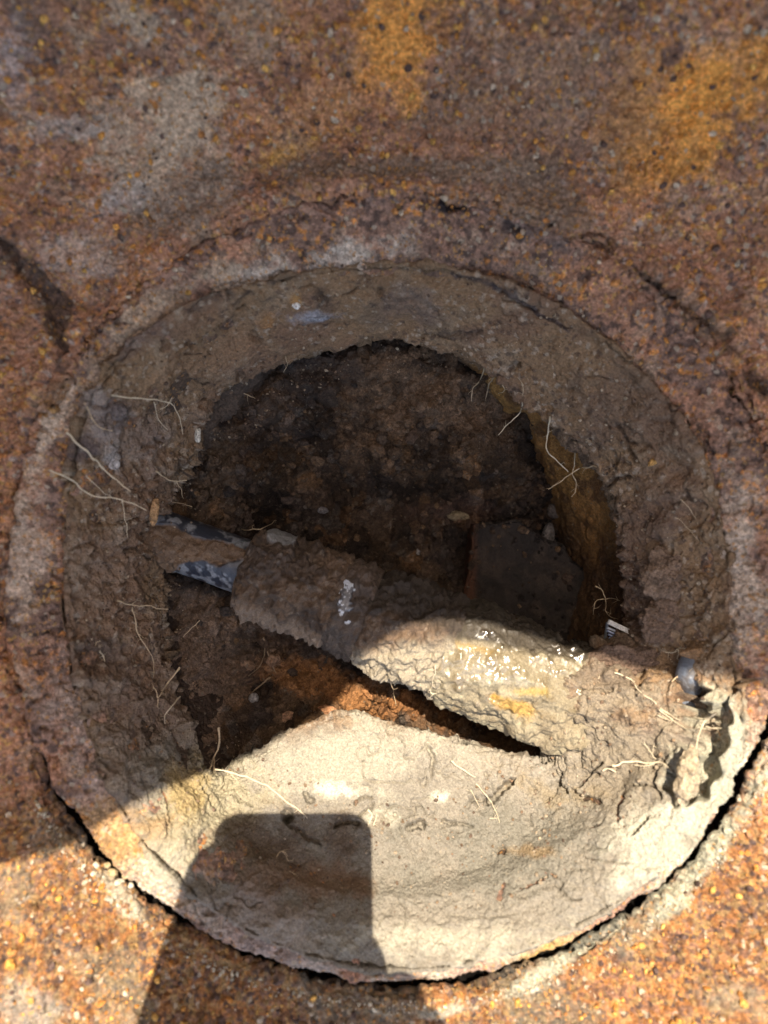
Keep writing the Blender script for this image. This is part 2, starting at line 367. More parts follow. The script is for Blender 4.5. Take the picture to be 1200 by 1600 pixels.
mesh_obj('flange', V, grid_faces(nu, nf_, True), M_iron, casing, c, np.zeros(V.shape[:2]), origin=(CX, CY, 0))

# ------------------------------------------------------------ packed soil lining the casing
S = [ # px, py, z(mm) of  P1, P2, lip   ; outer px,py first
 ((610, 428), (612, 460, -22), (616, 497, -34), (620, 530, -44)),
 ((800, 458), (785, 490, -22), (765, 528, -33), (742, 564, -44)),
 ((940, 545), (915, 575, -22), (885, 612, -33), (850, 650, -45)),
 ((1072, 690), (1040, 712, -21), (1000, 738, -31), (956, 768, -45)),
 ((1115, 850), (1080, 862, -20), (1032, 880, -30), (980, 900, -46)),
 ((1122, 950), (1085, 968, -20), (1035, 978, -30), (990, 988, -46)),
 ((1125, 1020), (1080, 1035, -22), (1015, 1030, -33), (925, 1015, -46)),
 ((1145, 1105), (1070, 1105, -16), (990, 1085, -20), (912, 1035, -33)),
 ((1122, 1222), (1045, 1185, -16), (965, 1150, -21), (882, 1110, -29)),
 ((1038, 1332), (985, 1275, -17), (930, 1220, -27), (866, 1186, -40)),
 ((900, 1428), (865, 1350, -18), (825, 1265, -34), (790, 1182, -47)),
 ((760, 1478), (740, 1390, -18), (712, 1275, -35), (695, 1160, -46)),
 ((640, 1495), (625, 1400, -18), (610, 1270, -35), (615, 1140, -45)),
 ((520, 1482), (515, 1390, -18), (525, 1260, -35), (535, 1124, -44)),
 ((400, 1440), (410, 1350, -20), (420, 1250, -34), (438, 1156, -45)),
 ((285, 1360), (320, 1300, -20), (345, 1250, -33), (368, 1200, -48)),
 ((200, 1250), (250, 1225, -24), (295, 1210, -36), (330, 1188, -52)),
 ((150, 1120), (185, 1110, -22), (230, 1085, -36), (270, 1060, -55)),
 ((122, 980), (155, 970, -21), (205, 960, -36), (255, 948, -56)),
 ((118, 860), (155, 850, -20), (205, 830, -34), (248, 815, -56)),
 ((128, 730), (175, 735, -21), (235, 735, -34), (300, 722, -54)),
 ((158, 620), (205, 630, -22), (262, 638, -35), (322, 640, -52)),
 ((240, 525), (285, 550, -22), (332, 572, -34), (385, 588, -48)),
 ((375, 463), (412, 495, -22), (460, 525, -34), (508, 548, -45)),
]
Cc = np.array([CX, CY])
rows = []
for (o, a, b, l) in S:
    z = -.010
    for _ in range(6):
        P = W(o[0], o[1], z); z = float(collz(np.hypot(*(P[:2] - Cc)))) + .0008
    P0 = W(o[0], o[1], z); rd = (P0[:2] - Cc) / np.linalg.norm(P0[:2] - Cc)
    T = P0.copy(); T[:2] += rd * .005; T[2] = collz(np.hypot(*(T[:2] - Cc))) - .0035
    A, B, L = W(a[0], a[1], a[2] * MM), W(b[0], b[1], b[2] * MM), W(l[0], l[1], l[2] * MM)
    ld = (L[:2] - Cc) / np.linalg.norm(L[:2] - Cc)
    U1 = L.copy(); U1[2] -= .006; U1[:2] += ld * .002
    U2 = L.copy(); U2[2] -= .016; U2[:2] += ld * .010
    U3 = L.copy(); U3[2] -= .026; U3[:2] += ld * .014
    rows.append([T, P0, A, B, L, U1, U2, U3])
R = np.array(rows)
nu, nv = 1500, 270
G = catmull(R, nu, True)
wts = np.array([0, .06, .22, .50, .80, .87, .94, 1.0])   # arc share of each loop
Gt = catmull(np.swapaxes(G, 0, 1), 8 * 24 - 7 - 16, False)       # dense profile
# resample profile uniformly by length (loops averaged)
Pm = Gt; L_ = np.concatenate([[0], np.cumsum(np.linalg.norm(np.diff(Pm, axis=0), axis=-1).mean(1))]); L_ /= L_[-1]
tt = np.linspace(0, 1, nv); ii = np.clip(np.searchsorted(L_, tt) - 1, 0, len(L_) - 2); ff = ((tt - L_[ii]) / (L_[ii + 1] - L_[ii]))[:, None, None]
V = np.swapaxes(Pm[ii] * (1 - ff) + Pm[ii + 1] * ff, 0, 1).copy()
rV = np.hypot(V[..., 0] - CX, V[..., 1] - CY); zc = np.interp(rV, collar_r[:12], collar_z[:12]) + .0040
blend_ = sst(tt, .012, .04)[None] * (1 - sst(tt, .74, .80))[None]
V[..., 2] = np.where(blend_ > 0, V[..., 2] + np.logaddexp(0, (zc - V[..., 2]) / .0012) * .0012 * blend_, V[..., 2])
vv = np.broadcast_to(tt[None], V.shape[:2])
N = normals(V, True); cen = np.array([CX, CY, .10]); N *= np.sign((N * (cen - V)).sum(-1, keepdims=True))
u, v = topx(V)
big = fbm(V, .030, 4, 101); med = fbm(V, .009, 3, 102); fin = fbm(V, .0025, 2, 103)
f1, f2, cid = worley(V + fin[..., None] * .0005, .0042, 104); g1, g2, cid2 = worley(V, .0017, 105)
lit = sst(v, 1120, 1230)
rug = 1 - .62 * sst(v, 1130, 1260) * sst(u, 300, 500)      # smoother floated bowl below
rug = rug * (1 - .35 * (sst(v, 420, 440) * (1 - sst(v, 600, 640))))
mound = np.exp(-(((u - 960) / 150) ** 2 + ((v - 1120) / 110) ** 2))
rug = rug + mound * .35
lipm = sst(tt, .5, .75)[None]
lower_left = np.exp(-(((u - 230) / 110) ** 2 + ((v - 950) / 230) ** 2))
edge0 = 1 - sst(tt, .02, .16)[None]
ledge = np.exp(-((u - 570) / 170) ** 4) * sst(v, 1100, 1130) * (1 - sst(v, 1230, 1290)); rug = rug * (1 - .6 * ledge)
e1, e2, eid = worley(V + med[..., None] * .002, .011, 107)
plate = sst(e2 - e1, .0, .10)
h = big * .0034 * (.7 + .6 * lipm) * rug + med * .0021 * rug + (.5 - f1) * .0021 * rug * (.45 + lower_left + lipm) + ((.5 - g1) * (.0006 + .0006 * lipm + .0005 * lower_left) + fin * .0005) * (1 - .55 * ledge)
h = h + edge0 * (fbm(V, .010, 3, 117) * .0016) + (eid - .5) * .0016 * rug * (1 - edge0) - (1 - plate) * .0010 * (rug - .3) * sst(fbm(V, .03, 2, 118), -.1, .3)
h = h + lower_left * (fbm(V, .014, 4, 111) * .0052) + mound * (fbm(V, .008, 4, 112) * .0022 + (.5 - f1) * .0012)
rn = fbm(V, .016, 3, 115)
ck = (1 - sst(np.abs(rn), 0, .045)) * sst(fbm(V, .03, 2, 116), .1, .4)
h = h - ck * .0017 + np.exp(-((tt - .80) / .07) ** 2)[None] * (fbm(V, .012, 4, 119) * .0055 + (.5 - f1) * .002)
cr = [([(705, 432), (745, 436), (775, 452), (800, 455), (828, 478), (842, 492), (868, 504), (892, 522)], 4, .0016),
      ([(500, 512), (560, 508)], 3, .001),
      ([(1048, 1205), (1056, 1232), (1076, 1243), (1096, 1222), (1108, 1180), (1120, 1130), (1138, 1090)], 22, .014),
      ([(1085, 1185), (1095, 1140), (1085, 1105), (1072, 1060)], 24, .013),
      ([(1140, 1085), (1152, 1065)], 7, .004),
      ([(632, 1296), (650, 1290), (658, 1300)], 7, .008), ([(750, 1262), (772, 1248), (785, 1232), (806, 1216)], 6.5, .009), ([(735, 1245), (760, 1258)], 6, .002),
      ([(842, 1196), (858, 1180), (878, 1160)], 7, .007), ([(967, 1238), (960, 1262), (962, 1288)], 4.5, .004), ([(986, 1304), (1000, 1288), (1012, 1274)], 4.5, .004), ([(896, 1226), (915, 1246), (938, 1256)], 4.5, .004), ([(864, 1222), (878, 1226), (892, 1236)], 5, .004),
      ([(812, 1387), (838, 1374), (860, 1362)], 4, .003), ([(700, 1430), (760, 1432), (815, 1425)], 3, .0007), ([(630, 1395), (690, 1392)], 3, .0008), ([(667, 1160), (674, 1190), (670, 1220)], 4, .004),
      ([(110, 870), (120, 960), (125, 1030)], 7, .002), ([(150, 760), (160, 730)], 10, .0025), ([(215, 1110), (240, 1170)], 8, .0025), ([(250, 1110), (290, 1200)], 7, .002), ([(150, 1015), (130, 1045)], 14, .004),
      ([(960, 660), (985, 690), (1020, 700)], 6, .0025), ([(975, 700), (1000, 720)], 8, .003), ([(1020, 655), (1060, 660)], 5, .0015), ([(870, 605), (895, 612)], 4, .0014), ([(1120, 760), (1130, 790)], 6, .002),
      ([(620, 475), (660, 462), (690, 490)], 6, .0012), ([(250, 1225), (262, 1262), (270, 1290)], 4, .0025), ([(308, 1218), (320, 1242), (334, 1266)], 4, .0028), ([(445, 1285), (470, 1300), (500, 1325)], 4, .003), ([(240, 905), (290, 925)], 9, .003)]
h = h + carve(u, v, med, cr)
rk = np.random.RandomState(11); cu, cv = u + med * 6, v - med * 6; dkm = np.zeros(u.shape)
for k in range(150):
    a_, d_ = rk.uniform(0, 6.283), rk.uniform(350, 560); x0, y0 = 620 + d_ * math.cos(a_), 915 + d_ * math.sin(a_)
    if y0 > 1120 and rk.rand() < .35: continue
    hd, L, wd_, dp_ = rk.uniform(0, 6.283), rk.uniform(14, 60), rk.uniform(1.6, 4.5), rk.uniform(.0009, .0026)
    if rk.rand() < .35: L, wd_, dp_ = rk.uniform(4, 14), rk.uniform(4, 10), rk.uniform(.0018, .0038)
    pts_ = [(x0, y0)]
    for q in range(3): hd += rk.normal() * .5; pts_.append((pts_[-1][0] + L / 3 * math.cos(hd), pts_[-1][1] + L / 3 * math.sin(hd)))
    msk = (np.abs(cu - x0) < L + 20) & (np.abs(cv - y0) < L + 20)
    if not msk.any(): continue
    dd_, t_ = segdist(cu[msk], cv[msk], pts_); w2_ = wd_ * (.5 + .5 * np.abs(np.sin(t_ * 9 + k)))
    if y0 > 1120: wd_, dp_ = wd_ * .8, dp_ * 1.7
    h[msk] -= dp_ * (1 - sst(dd_, w2_ * .4, w2_ * 1.2))
    if k % 6 == 0: dkm[msk] = np.maximum(dkm[msk], 1 - sst(dd_, w2_, w2_ * 3))
c = np.ones(V.shape, np.float32) * np.array(soilA, np.float32)
c = mixc(c, (.205, .125, .085), sst(big, -.1, .5) * .8)
c = mixc(c, soilP, sst(med, .1, .7) * .35)
c = mixc(c, (.10, .075, .06), dkm * .6)
c = mixc(c, (.11, .075, .055), sst(-big + .4 * med, .25, .7) * .55)
c = mixc(c, (.40, .33, .26), (cid2 > .93) * .6)
c = mixc(c, (.07, .05, .045), (cid2 < .06) * .6)
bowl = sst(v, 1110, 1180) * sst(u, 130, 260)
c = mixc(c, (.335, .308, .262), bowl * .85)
c = c * (1 - .28 * bowl[..., None])  # sunlit bowl painted in its own lit tone, dimmed to balance the sun
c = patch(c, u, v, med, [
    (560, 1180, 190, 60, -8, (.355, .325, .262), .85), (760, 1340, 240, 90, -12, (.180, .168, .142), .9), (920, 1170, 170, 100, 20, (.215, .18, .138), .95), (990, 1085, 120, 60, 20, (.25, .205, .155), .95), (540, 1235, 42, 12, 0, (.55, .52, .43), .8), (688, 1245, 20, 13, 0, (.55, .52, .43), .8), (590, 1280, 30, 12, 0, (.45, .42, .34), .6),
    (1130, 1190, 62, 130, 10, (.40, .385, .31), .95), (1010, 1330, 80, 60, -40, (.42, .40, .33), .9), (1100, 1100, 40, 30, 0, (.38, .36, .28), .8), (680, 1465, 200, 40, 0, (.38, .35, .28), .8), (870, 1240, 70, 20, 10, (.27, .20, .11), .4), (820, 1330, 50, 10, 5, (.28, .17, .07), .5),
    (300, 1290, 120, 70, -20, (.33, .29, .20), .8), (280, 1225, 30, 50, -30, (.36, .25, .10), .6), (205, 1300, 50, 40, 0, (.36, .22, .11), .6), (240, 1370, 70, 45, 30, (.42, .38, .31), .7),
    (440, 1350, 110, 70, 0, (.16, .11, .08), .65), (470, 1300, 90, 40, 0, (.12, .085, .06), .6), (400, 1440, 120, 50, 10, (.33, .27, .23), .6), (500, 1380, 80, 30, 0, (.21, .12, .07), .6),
    (1000, 640, 110, 90, 30, (.175, .112, .078), .7), (1000, 880, 60, 120, 0, (.15, .095, .07), .7), (640, 480, 45, 30, 0, (.19, .14, .12), .5), (495, 495, 45, 10, 0, (.33, .35, .40), .7), (462, 475, 9, 14, 0, (.5, .27, .1), .7), (418, 502, 12, 10, 0, (.4, .2, .08), .6),
    (200, 680, 70, 60, 0, (.24, .18, .15), .6), (155, 640, 22, 40, -20, (.32, .27, .25), .6), (178, 720, 16, 22, 0, (.42, .38, .36), .7), (120, 715, 26, 30, 0, (.09, .07, .075), .7), (185, 645, 24, 20, 0, (.12, .095, .09), .6),
    (150, 900, 40, 90, 0, (.27, .19, .14), .5), (145, 1020, 30, 40, 0, (.08, .06, .055), .6), (200, 1100, 90, 80, 0, (.20, .145, .115), .6), (320, 560, 90, 30, -30, (.27, .165, .10), .8), (210, 535, 50, 25, -30, (.12, .09, .09), .5),
    (1150, 700, 30, 60, 0, (.35, .28, .22), .5), (1132, 672, 10, 16, 40, (.55, .30, .12), .8), (960, 1050, 80, 30, 10, (.10, .07, .055), .5)])
c = streak(c, u, v, med, [([(705, 432), (745, 436), (775, 452), (800, 455), (828, 478), (842, 492), (868, 504), (892, 522)], 4, (.05, .045, .055), .7)])
wet = np.exp(-(((u - 800) / 110) ** 2 + ((v - 1190) / 40) ** 2)) * .5
V = V + N * h[..., None]
zsplat(V)
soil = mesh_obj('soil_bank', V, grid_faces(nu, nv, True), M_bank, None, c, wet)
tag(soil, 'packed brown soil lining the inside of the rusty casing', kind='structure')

# ------------------------------------------------------------ floor of the hole
ctl = [(400, 610, -60), (500, 565, -58), (620, 552, -60), (720, 590, -66), (780, 640, -84), (870, 720, -106), (940, 850, -128), (940, 960, -130), (620, 640, -70), (450, 700, -88), (350, 700, -63), (330, 780, -66), (430, 590, -58), (335, 650, -57), (300, 720, -57), (460, 570, -56), (550, 780, -98),
       (650, 800, -104), (700, 860, -112), (450, 830, -98), (800, 780, -104), (860, 820, -118), (270, 960, -66), (270, 1060, -62), (330, 1170, -58), (400, 1050, -84), (480, 1020, -92), (520, 1090, -80), (600, 1100, -84), (700, 1120, -98),
       (800, 1150, -104), (450, 1140, -66), (700, 700, -78), (560, 690, -80), (850, 1000, -125), (250, 850, -62), (1000, 700, -110), (1030, 900, -130), (700, 480, -60), (480, 480, -60), (300, 560, -60), (200, 700, -60), (180, 900, -60), (180, 1100, -60), (500, 1250, -65), (750, 1250, -85), (950, 1150, -110)]
CT = np.array([W(a, b, z * MM) for a, b, z in ctl])
nx, ny = 440, 440
gx, gy = np.meshgrid(np.linspace(CX - .125, CX + .125, nx), np.linspace(CY - .125, CY + .125, ny), indexing='ij')
wsum = 0; zz = 0
for P in CT:
    w_ = 1 / (((gx - P[0]) ** 2 + (gy - P[1]) ** 2) + .00008) ** 1.6
    wsum = wsum + w_; zz = zz + w_ * P[2]
V = np.stack([gx, gy, zz / wsum], -1)
P = V.copy(); P[..., 2] *= .3
wp = P + np.stack([vn(P, .004, 9), vn(P, .004, 10), vn(P, .004, 12)], -1) * .0012
big = fbm(P, .022, 4, 201); med = fbm(P, .008, 3, 202)
f1, f2, cid = worley(wp, .0085, 203); g1, g2, gid = worley(wp, .0038, 204); k1, _, kid = worley(P, .0018, 205)
u, v = topx(V)
clod = sst(fbm(P, .03, 2, 207) + .35 * (v - 700) / 300, -.25, .25)         # lumpy away from the smooth upper bank
clod = np.maximum(clod, sst(-(u - 520), -40, 60)) * .85 + .15
l1, _, lid = worley(P + med[..., None] * .003, .021, 209)
V[..., 2] += (.5 - l1) * .011 * (lid > .3) + big * .0080 + med * .0020 + (.55 - f1) * .0095 * clod * (cid > .2) + (.5 - g1) * .0046 * (clod * .7 + .3) + (.5 - k1) * .0014
V[..., :2] += np.stack([vn(P, .005, 220), vn(P, .005, 221)], -1) * .0012
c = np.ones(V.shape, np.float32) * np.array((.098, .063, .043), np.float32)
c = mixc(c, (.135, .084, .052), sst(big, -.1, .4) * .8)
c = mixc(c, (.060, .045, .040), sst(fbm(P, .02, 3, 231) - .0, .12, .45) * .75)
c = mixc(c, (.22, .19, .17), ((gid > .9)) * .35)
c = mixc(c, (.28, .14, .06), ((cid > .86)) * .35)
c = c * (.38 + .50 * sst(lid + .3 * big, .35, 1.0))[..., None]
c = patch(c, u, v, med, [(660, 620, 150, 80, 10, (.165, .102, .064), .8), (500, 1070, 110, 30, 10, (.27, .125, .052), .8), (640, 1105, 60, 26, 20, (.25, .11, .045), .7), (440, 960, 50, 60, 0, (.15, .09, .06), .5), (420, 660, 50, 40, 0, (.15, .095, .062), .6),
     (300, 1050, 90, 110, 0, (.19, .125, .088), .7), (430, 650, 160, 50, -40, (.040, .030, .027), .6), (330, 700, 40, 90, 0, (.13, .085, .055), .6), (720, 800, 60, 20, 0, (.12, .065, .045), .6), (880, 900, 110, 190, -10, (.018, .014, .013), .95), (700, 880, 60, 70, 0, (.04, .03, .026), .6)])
zsplat(V)
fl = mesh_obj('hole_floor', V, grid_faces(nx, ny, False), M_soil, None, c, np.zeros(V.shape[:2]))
tag(fl, 'dark crumbly soil at the bottom of the hole', kind='structure')
FV, FC = V.reshape(-1, 3), c.reshape(-1, 3)

# ------------------------------------------------------------ pipe
pipe = tag(empty('pipe', tuple(W(480, 925, -.06))), 'soil caked metal pipe with a coupling, crossing the hole from left to right', 'pipe')
AX = [W(205, 822, -.060), W(270, 846, -.060), W(380, 885, -.058), W(480, 924, -.057), (W(590, 968, -.056)), W(700, 1010, -.053), W(800, 1052, -.051), W(900, 1096, -.052), W(1000, 1128, -.062)]
AX = np.array(AX)
def along(t0, t1, n, rad, seed, crumb, name, colf, wetf=None, sides=300, lump=.0012, cap=True, sag=0):
    A = catmull(AX, 1601, False)
    lo, hi = int(t0 * 200), int(t1 * 200)
    idx = np.linspace(lo, hi, n); A = np.stack([np.interp(idx, np.arange(1601), A[:, k]) for k in range(3)], 1)
    t = np.gradient(A, axis=0); t /= np.linalg.norm(t, axis=1, keepdims=True)
    up = np.array([[0, 0, 1.]]); a = np.cross(t, up); a /= np.linalg.norm(a, axis=1, keepdims=True); b = np.cross(a, t)
    th = np.linspace(0, 2 * np.pi, sides, endpoint=False)
    s = np.linspace(0, 1, n)
    r = rad(s)[:, None] * np.ones((1, sides))
    dirv = np.cos(th)[None, :, None] * a[:, None] + np.sin(th)[None, :, None] * b[:, None]
    V = A[:, None] + r[..., None] * dirv
    P = V
    big = fbm(P, .012, 4, seed); med = fbm(P, .004, 3, seed + 1); f1, _, cid = worley(P + med[..., None] * .0006, .0034, seed + 2); g1, _, gid = worley(P, .0016, seed + 3)
    cr_ = crumb(s)[:, None] * np.ones((1, sides))
    u, v = topx(V)
    c, mask = colf(u, v, s[:, None] * np.ones((1, sides)), big, med, cid, gid)
    u, v = topx(V)
    h = (big * lump + med * .0012 + np.abs(fbm(P, .0075, 3, seed + 9)) * -.0018 + ((.5 - f1) * .0018 + (.5 - g1) * .00045) * (1 - .5 * np.exp(-(((u - 800) / 150) ** 2 + ((v - 1040) / 60) ** 2)))) * cr_ * mask + .0006 * mask * cr_ + med * .0001
    V = V + dirv * h[..., None]
    wet = wetf(u, v, med, mask) if wetf else np.zeros(u.shape)
    zsplat(V)
    F = grid_faces(n, sides, False)
    k = np.arange(n - 1); seam = np.stack([k * sides + sides - 1, (k + 1) * sides + sides - 1, (k + 1) * sides, k * sides], -1)
    F = np.concatenate([F, seam])[:, ::-1]
    org = pipe.location
    return mesh_obj(name, V, F, M_pipe, pipe, c, wet, origin=A[n // 2])
def base_dirt(u, v, s, big, med, cid, gid):
    c = np.ones(u.shape + (3,), np.float32) * np.array((.082, .056, .041), np.float32)
    c = mixc(c, (.125, .082, .056), sst(big, -.1, .4)); c = mixc(c, (.048, .036, .031), sst(med, .1, .6) * .6)
    c = mixc(c, (.24, .19, .15), (gid > .94) * .4)
    return c, np.ones(u.shape)
def barrel_col(u, v, s, big, med, cid, gid):
    c, m = base_dirt(u, v, s, big, med, cid, gid)
    c = mixc(c, (.21, .13, .08), .5 * np.ones(u.shape))
    d1, _ = segdist(u, v, [(240, 792), (300, 812), (400, 842)]); d2, _ = segdist(u, v, [(300, 912), (345, 905), (372, 900)])
    e = np.maximum(sst(1 - d1 / 24 + big * .35, 0, .15), sst(1 - d2 / 30 + big * .35, 0, .15))
    en = (.025, .030, .045)
    cc = np.ones(c.shape) * np.array(en); cc = mixc(cc, (.25, .265, .29), sst(med * 1.2 + .3 * big, .0, .5) * .85)
    return c * (1 - e[..., None]) + cc * e[..., None], 1 - e * .93
along(.0, 2.12, 230, lambda s: .0128 + 0 * s, 301, lambda s: 1 + 0 * s, 'barrel', barrel_col, lambda u, v, m, k: (1 - k) * .75, sides=220)
def coup_col(u, v, s, big, med, cid, gid):
    c, m = base_dirt(u, v, s, big, med, cid, gid)
    d2, _ = segdist(u, v, [(430, 835), (450, 838)]); e = sst(1 - d2 / 16 + big * .3, 0, .2) * .8
    c = c * (1 - e[..., None]) + np.array((.27, .28, .29)) * e[..., None]
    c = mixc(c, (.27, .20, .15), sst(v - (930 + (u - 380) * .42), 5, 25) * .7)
    return c, 1 - e
along(1.98, 3.5, 240, lambda s: .0220 * np.sqrt(1 - (1 - np.clip(s * 4.6 + .08, 0, 1)) ** 2) - .0012 * s - .0022 * sst(s, .93, 1), 311, lambda s: 1.5 + 0 * s, 'coupling', coup_col, sides=340)
def ring_col(u, v, s, big, med, cid, gid):
    c, m = base_dirt(u, v, s, big, med, cid, gid)
    c = mixc(c, (.06, .05, .046), .45 * np.ones(u.shape))
    d2 = np.hypot((u - 543) / 16, (v - 938) / 26); e = sst(1 - d2 + med * .7, 0, .12)
    cc = mixc(np.ones(c.shape) * np.array((.08, .08, .09)), (.50, .54, .60), sst(med + vn(np.stack([u, v, 0 * u], -1), 3., 88) * .7, .0, .3))
    return c * (1 - e[..., None]) + cc * e[..., None], 1 - e * .8
along(3.42, 3.86, 90, lambda s: .0204 + .0018 * np.sin(s * np.pi) ** .5, 321, lambda s: 1.0 + 0 * s, 'union_ring', ring_col, lambda u, v, m, k: (1 - k) * .8 + .1, sides=320)
def nut_col(u, v, s, big, med, cid, gid):
    c, m = base_dirt(u, v, s, big, med, cid, gid)
    c = mixc(c, (.29, .25, .19), sst(v - (1012 - (u - 600) * .12) + med * 10, -16, 20) * .85); c = mixc(c, (.035, .028, .023), sst(-(v - (968 + (u - 600) * .30)) + med * 8, -5, 18) * .85)  # pale sunlit and dark shaded parts painted in along the shadow edge
    return c, m
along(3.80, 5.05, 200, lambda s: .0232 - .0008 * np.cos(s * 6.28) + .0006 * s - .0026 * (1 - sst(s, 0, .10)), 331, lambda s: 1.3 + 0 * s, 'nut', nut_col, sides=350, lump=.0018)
def body_col(u, v, s, big, med, cid, gid):
    c = np.ones(u.shape + (3,), np.float32) * np.array((.215, .18, .125), np.float32)
    c = mixc(c, (.27, .235, .165), sst(big, -.1, .4)); c = mixc(c, (.12, .088, .05), sst(med, .1, .6) * .6)
    c = patch(c, u, v, med, [(795, 1100, 40, 11, 25, (.38, .215, .045), .7), (730, 1010, 50, 10, 10, (.32, .2, .06), .5), (870, 1150, 40, 30, 0, (.2, .16, .11), .6), (830, 1080, 30, 8, 0, (.36, .24, .06), .6)])
    c = mixc(c, (.035, .028, .022), sst(-(v - (1002 + (u - 710) * .17)) + med * 8, -6, 12) * .92)  # dark band paints the shade above the sun edge into the colour
    return c, np.ones(u.shape)
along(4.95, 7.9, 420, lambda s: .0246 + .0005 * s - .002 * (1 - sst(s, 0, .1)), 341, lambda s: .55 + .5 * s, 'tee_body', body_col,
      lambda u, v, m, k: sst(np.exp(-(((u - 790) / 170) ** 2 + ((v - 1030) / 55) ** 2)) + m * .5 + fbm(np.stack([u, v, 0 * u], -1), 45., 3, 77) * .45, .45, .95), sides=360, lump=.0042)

# ------------------------------------------------------------ block buried behind the pipe
def rbox(poly, ztop, zbot, bev=.002, sub=22, tilt=(0, 0)):
    P = np.array([W(x, y, ztop)[:2] for x, y in poly]); n = len(P)
    per = catmull(np.repeat(P, 1, 0), 1, True) if False else None
    edge = np.concatenate([np.linspace(P[k], P[(k + 1) % n], sub, endpoint=False) for k in range(n)])
    e3 = np.concatenate([edge, np.zeros((len(edge), 1))], 1); edge = edge + np.stack([fbm(e3, .012, 4, 421), fbm(e3, .012, 4, 422)], 1) * .0022
    cen_ = P.mean(0)
    rings = [(f_, ztop) for f_ in np.linspace(0, .96, 60)]
    V = []
    for f, z in rings: V.append(np.concatenate([cen_ + (edge - cen_) * max(f, .001), np.full((len(edge), 1), z)], 1))
    d = edge - cen_; dn = d / np.linalg.norm(d, axis=1, keepdims=True)
    for a in np.linspace(0, np.pi / 2, 5):
        V.append(np.concatenate([edge - dn * bev * (1 - math.sin(a)), np.full((len(edge), 1), ztop - bev * (1 - math.cos(a)))], 1))
    for z in np.linspace(ztop - bev, zbot, 18)[1:]: V.append(np.concatenate([edge, np.full((len(edge), 1), z)], 1))
    V = np.swapaxes(np.array(V), 0, 1).copy()
    V[..., 2] += (V[..., 0] - cen_[0]) * tilt[0] + (V[..., 1] - cen_[1]) * tilt[1]
    return V
V = rbox([(738, 822), (800, 812), (885, 850), (960, 960), (930, 1040), (720, 960)], -.096, -.140, .002, 60, (-.05, .08))
med = fbm(V, .01, 4, 401); f1, _, cid = worley(V, .0025, 402)
c = np.ones(V.shape, np.float32) * np.array((.024, .018, .015), np.float32); c = mixc(c, (.040, .028, .021), sst(med, -.1, .5)); c = mixc(c, (.016, .012, .010), sst(fbm(V, .006, 3, 405), .1, .5) * .7)
u, v = topx(V); c = mixc(c, (.09, .035, .018), sst(-(u - 742), -8, 6) * .8)
V[..., 2] += (fbm(V, .02, 4, 404) * .0030 + (.5 - f1) * .0004)
zsplat(V)
o = mesh_obj('buried_block', V, grid_faces(V.shape[0], V.shape[1], True, True), M_pipe, None, c, np.zeros(V.shape[:2]), origin=W(830, 920, -.13))
tag(o, 'smooth dark brown flat faced block half buried behind the pipe', 'block')

# ------------------------------------------------------------ stones, clods, chips
def lump_obj(name, px, py, rx, ry, rz, col, label, cat, group=None, an=0, seed=1, rough=.28, lift=0.3, mat=None, z=None, wet=0, sub=ICO3, facet=0, colvar=.3):
    V, F = sub; V = V.copy()
    z0 = zat(px, py) if z is None else z
    s = PX * (D - z0) / D
    R3 = np.array([rx * s, ry * s, rz * s])
    if facet:
        rs = np.random.RandomState(seed)
        for _ in range(facet):
            nrm = rs.normal(size=3); nrm /= np.linalg.norm(nrm); dd = V @ nrm; lim = rs.uniform(.55, .85)
            V = V - np.clip(dd - lim, 0, None)[:, None] * nrm
    n = fbm(V + seed * 3.1, .9, 4, seed); n2 = fbm(V + seed * 5.3, .3, 3, seed + 50)
    V = V * (1 + rough * n + rough * .4 * n2)[:, None] * R3
    if len(V) > 2000:
        w1, _, _ = worley(V + seed, .0036, seed); w2, _, _ = worley(V + seed, .0016, seed + 1)
        V = V * (1 + ((.5 - w1) * .0020 + (.5 - w2) * .0009 + fbm(V + seed, .006, 3, seed) * .0016) / (np.linalg.norm(V, axis=1) + 1e-6))[:, None]
    a = math.radians(-an); ca, sa = math.cos(a), math.sin(a)
    V[:, :2] = V[:, :2] @ np.array([[ca, sa], [-sa, ca]])
    org = W(px, py, z0 + rz * s * lift)
    V = V + org
    c = np.ones(V.shape, np.float32) * np.array(col, np.float32) * (1 + colvar * n2)[:, None]
    o = mesh_obj(name, V, F, mat or M_soil, None, c, np.full(len(V), wet), origin=org - np.array([0, 0, rz * s]))
    return tag(o, label, cat, group)
lump_obj('stone', 712, 806, 22, 8, 9, (.25, .19, .12), 'flat pale tan stone above the corner of the dark block', 'stone', an=12, seed=3, facet=5, lift=.6)
lump_obj('stone', 856, 838, 10, 20, 9, (.15, .135, .13), 'upright grey pebble to the right of the dark block', 'stone', an=8, seed=4, rough=.15, lift=.8)
lump_obj('stone', 866, 798, 11, 13, 9, (.10, .08, .07), 'dull brown pebble just above the upright grey one', 'stone', seed=5, rough=.2, lift=.6)
lump_obj('stone', 512, 1109, 17, 8, 8, (.40, .20, .11), 'flat reddish stone chip just above the sunlit soil ledge', 'stone', an=8, seed=6, facet=5, lift=.7)
lump_obj('stone', 450, 1120, 14, 8, 8, (.33, .19, .12), 'small reddish lump left of the flat reddish chip', 'stone', an=-20, seed=7, facet=4, lift=.6)
lump_obj('stone', 396, 1091, 8, 8, 6, (.25, .23, .22), 'small round grey stone in the soil under the coupling', 'stone', seed=8, rough=.15, lift=.6)
lump_obj('stone', 309, 680, 5, 12, 5, (.62, .58, .50), 'tiny white pebble on the left lip of the hole', 'stone', an=0, seed=9, rough=.2, lift=.8)
lump_obj('stone', 505, 797, 9, 6, 6, (.22, .20, .20), 'small grey stone in the middle of the dark hole floor', 'stone', seed=10, facet=4, lift=.6)
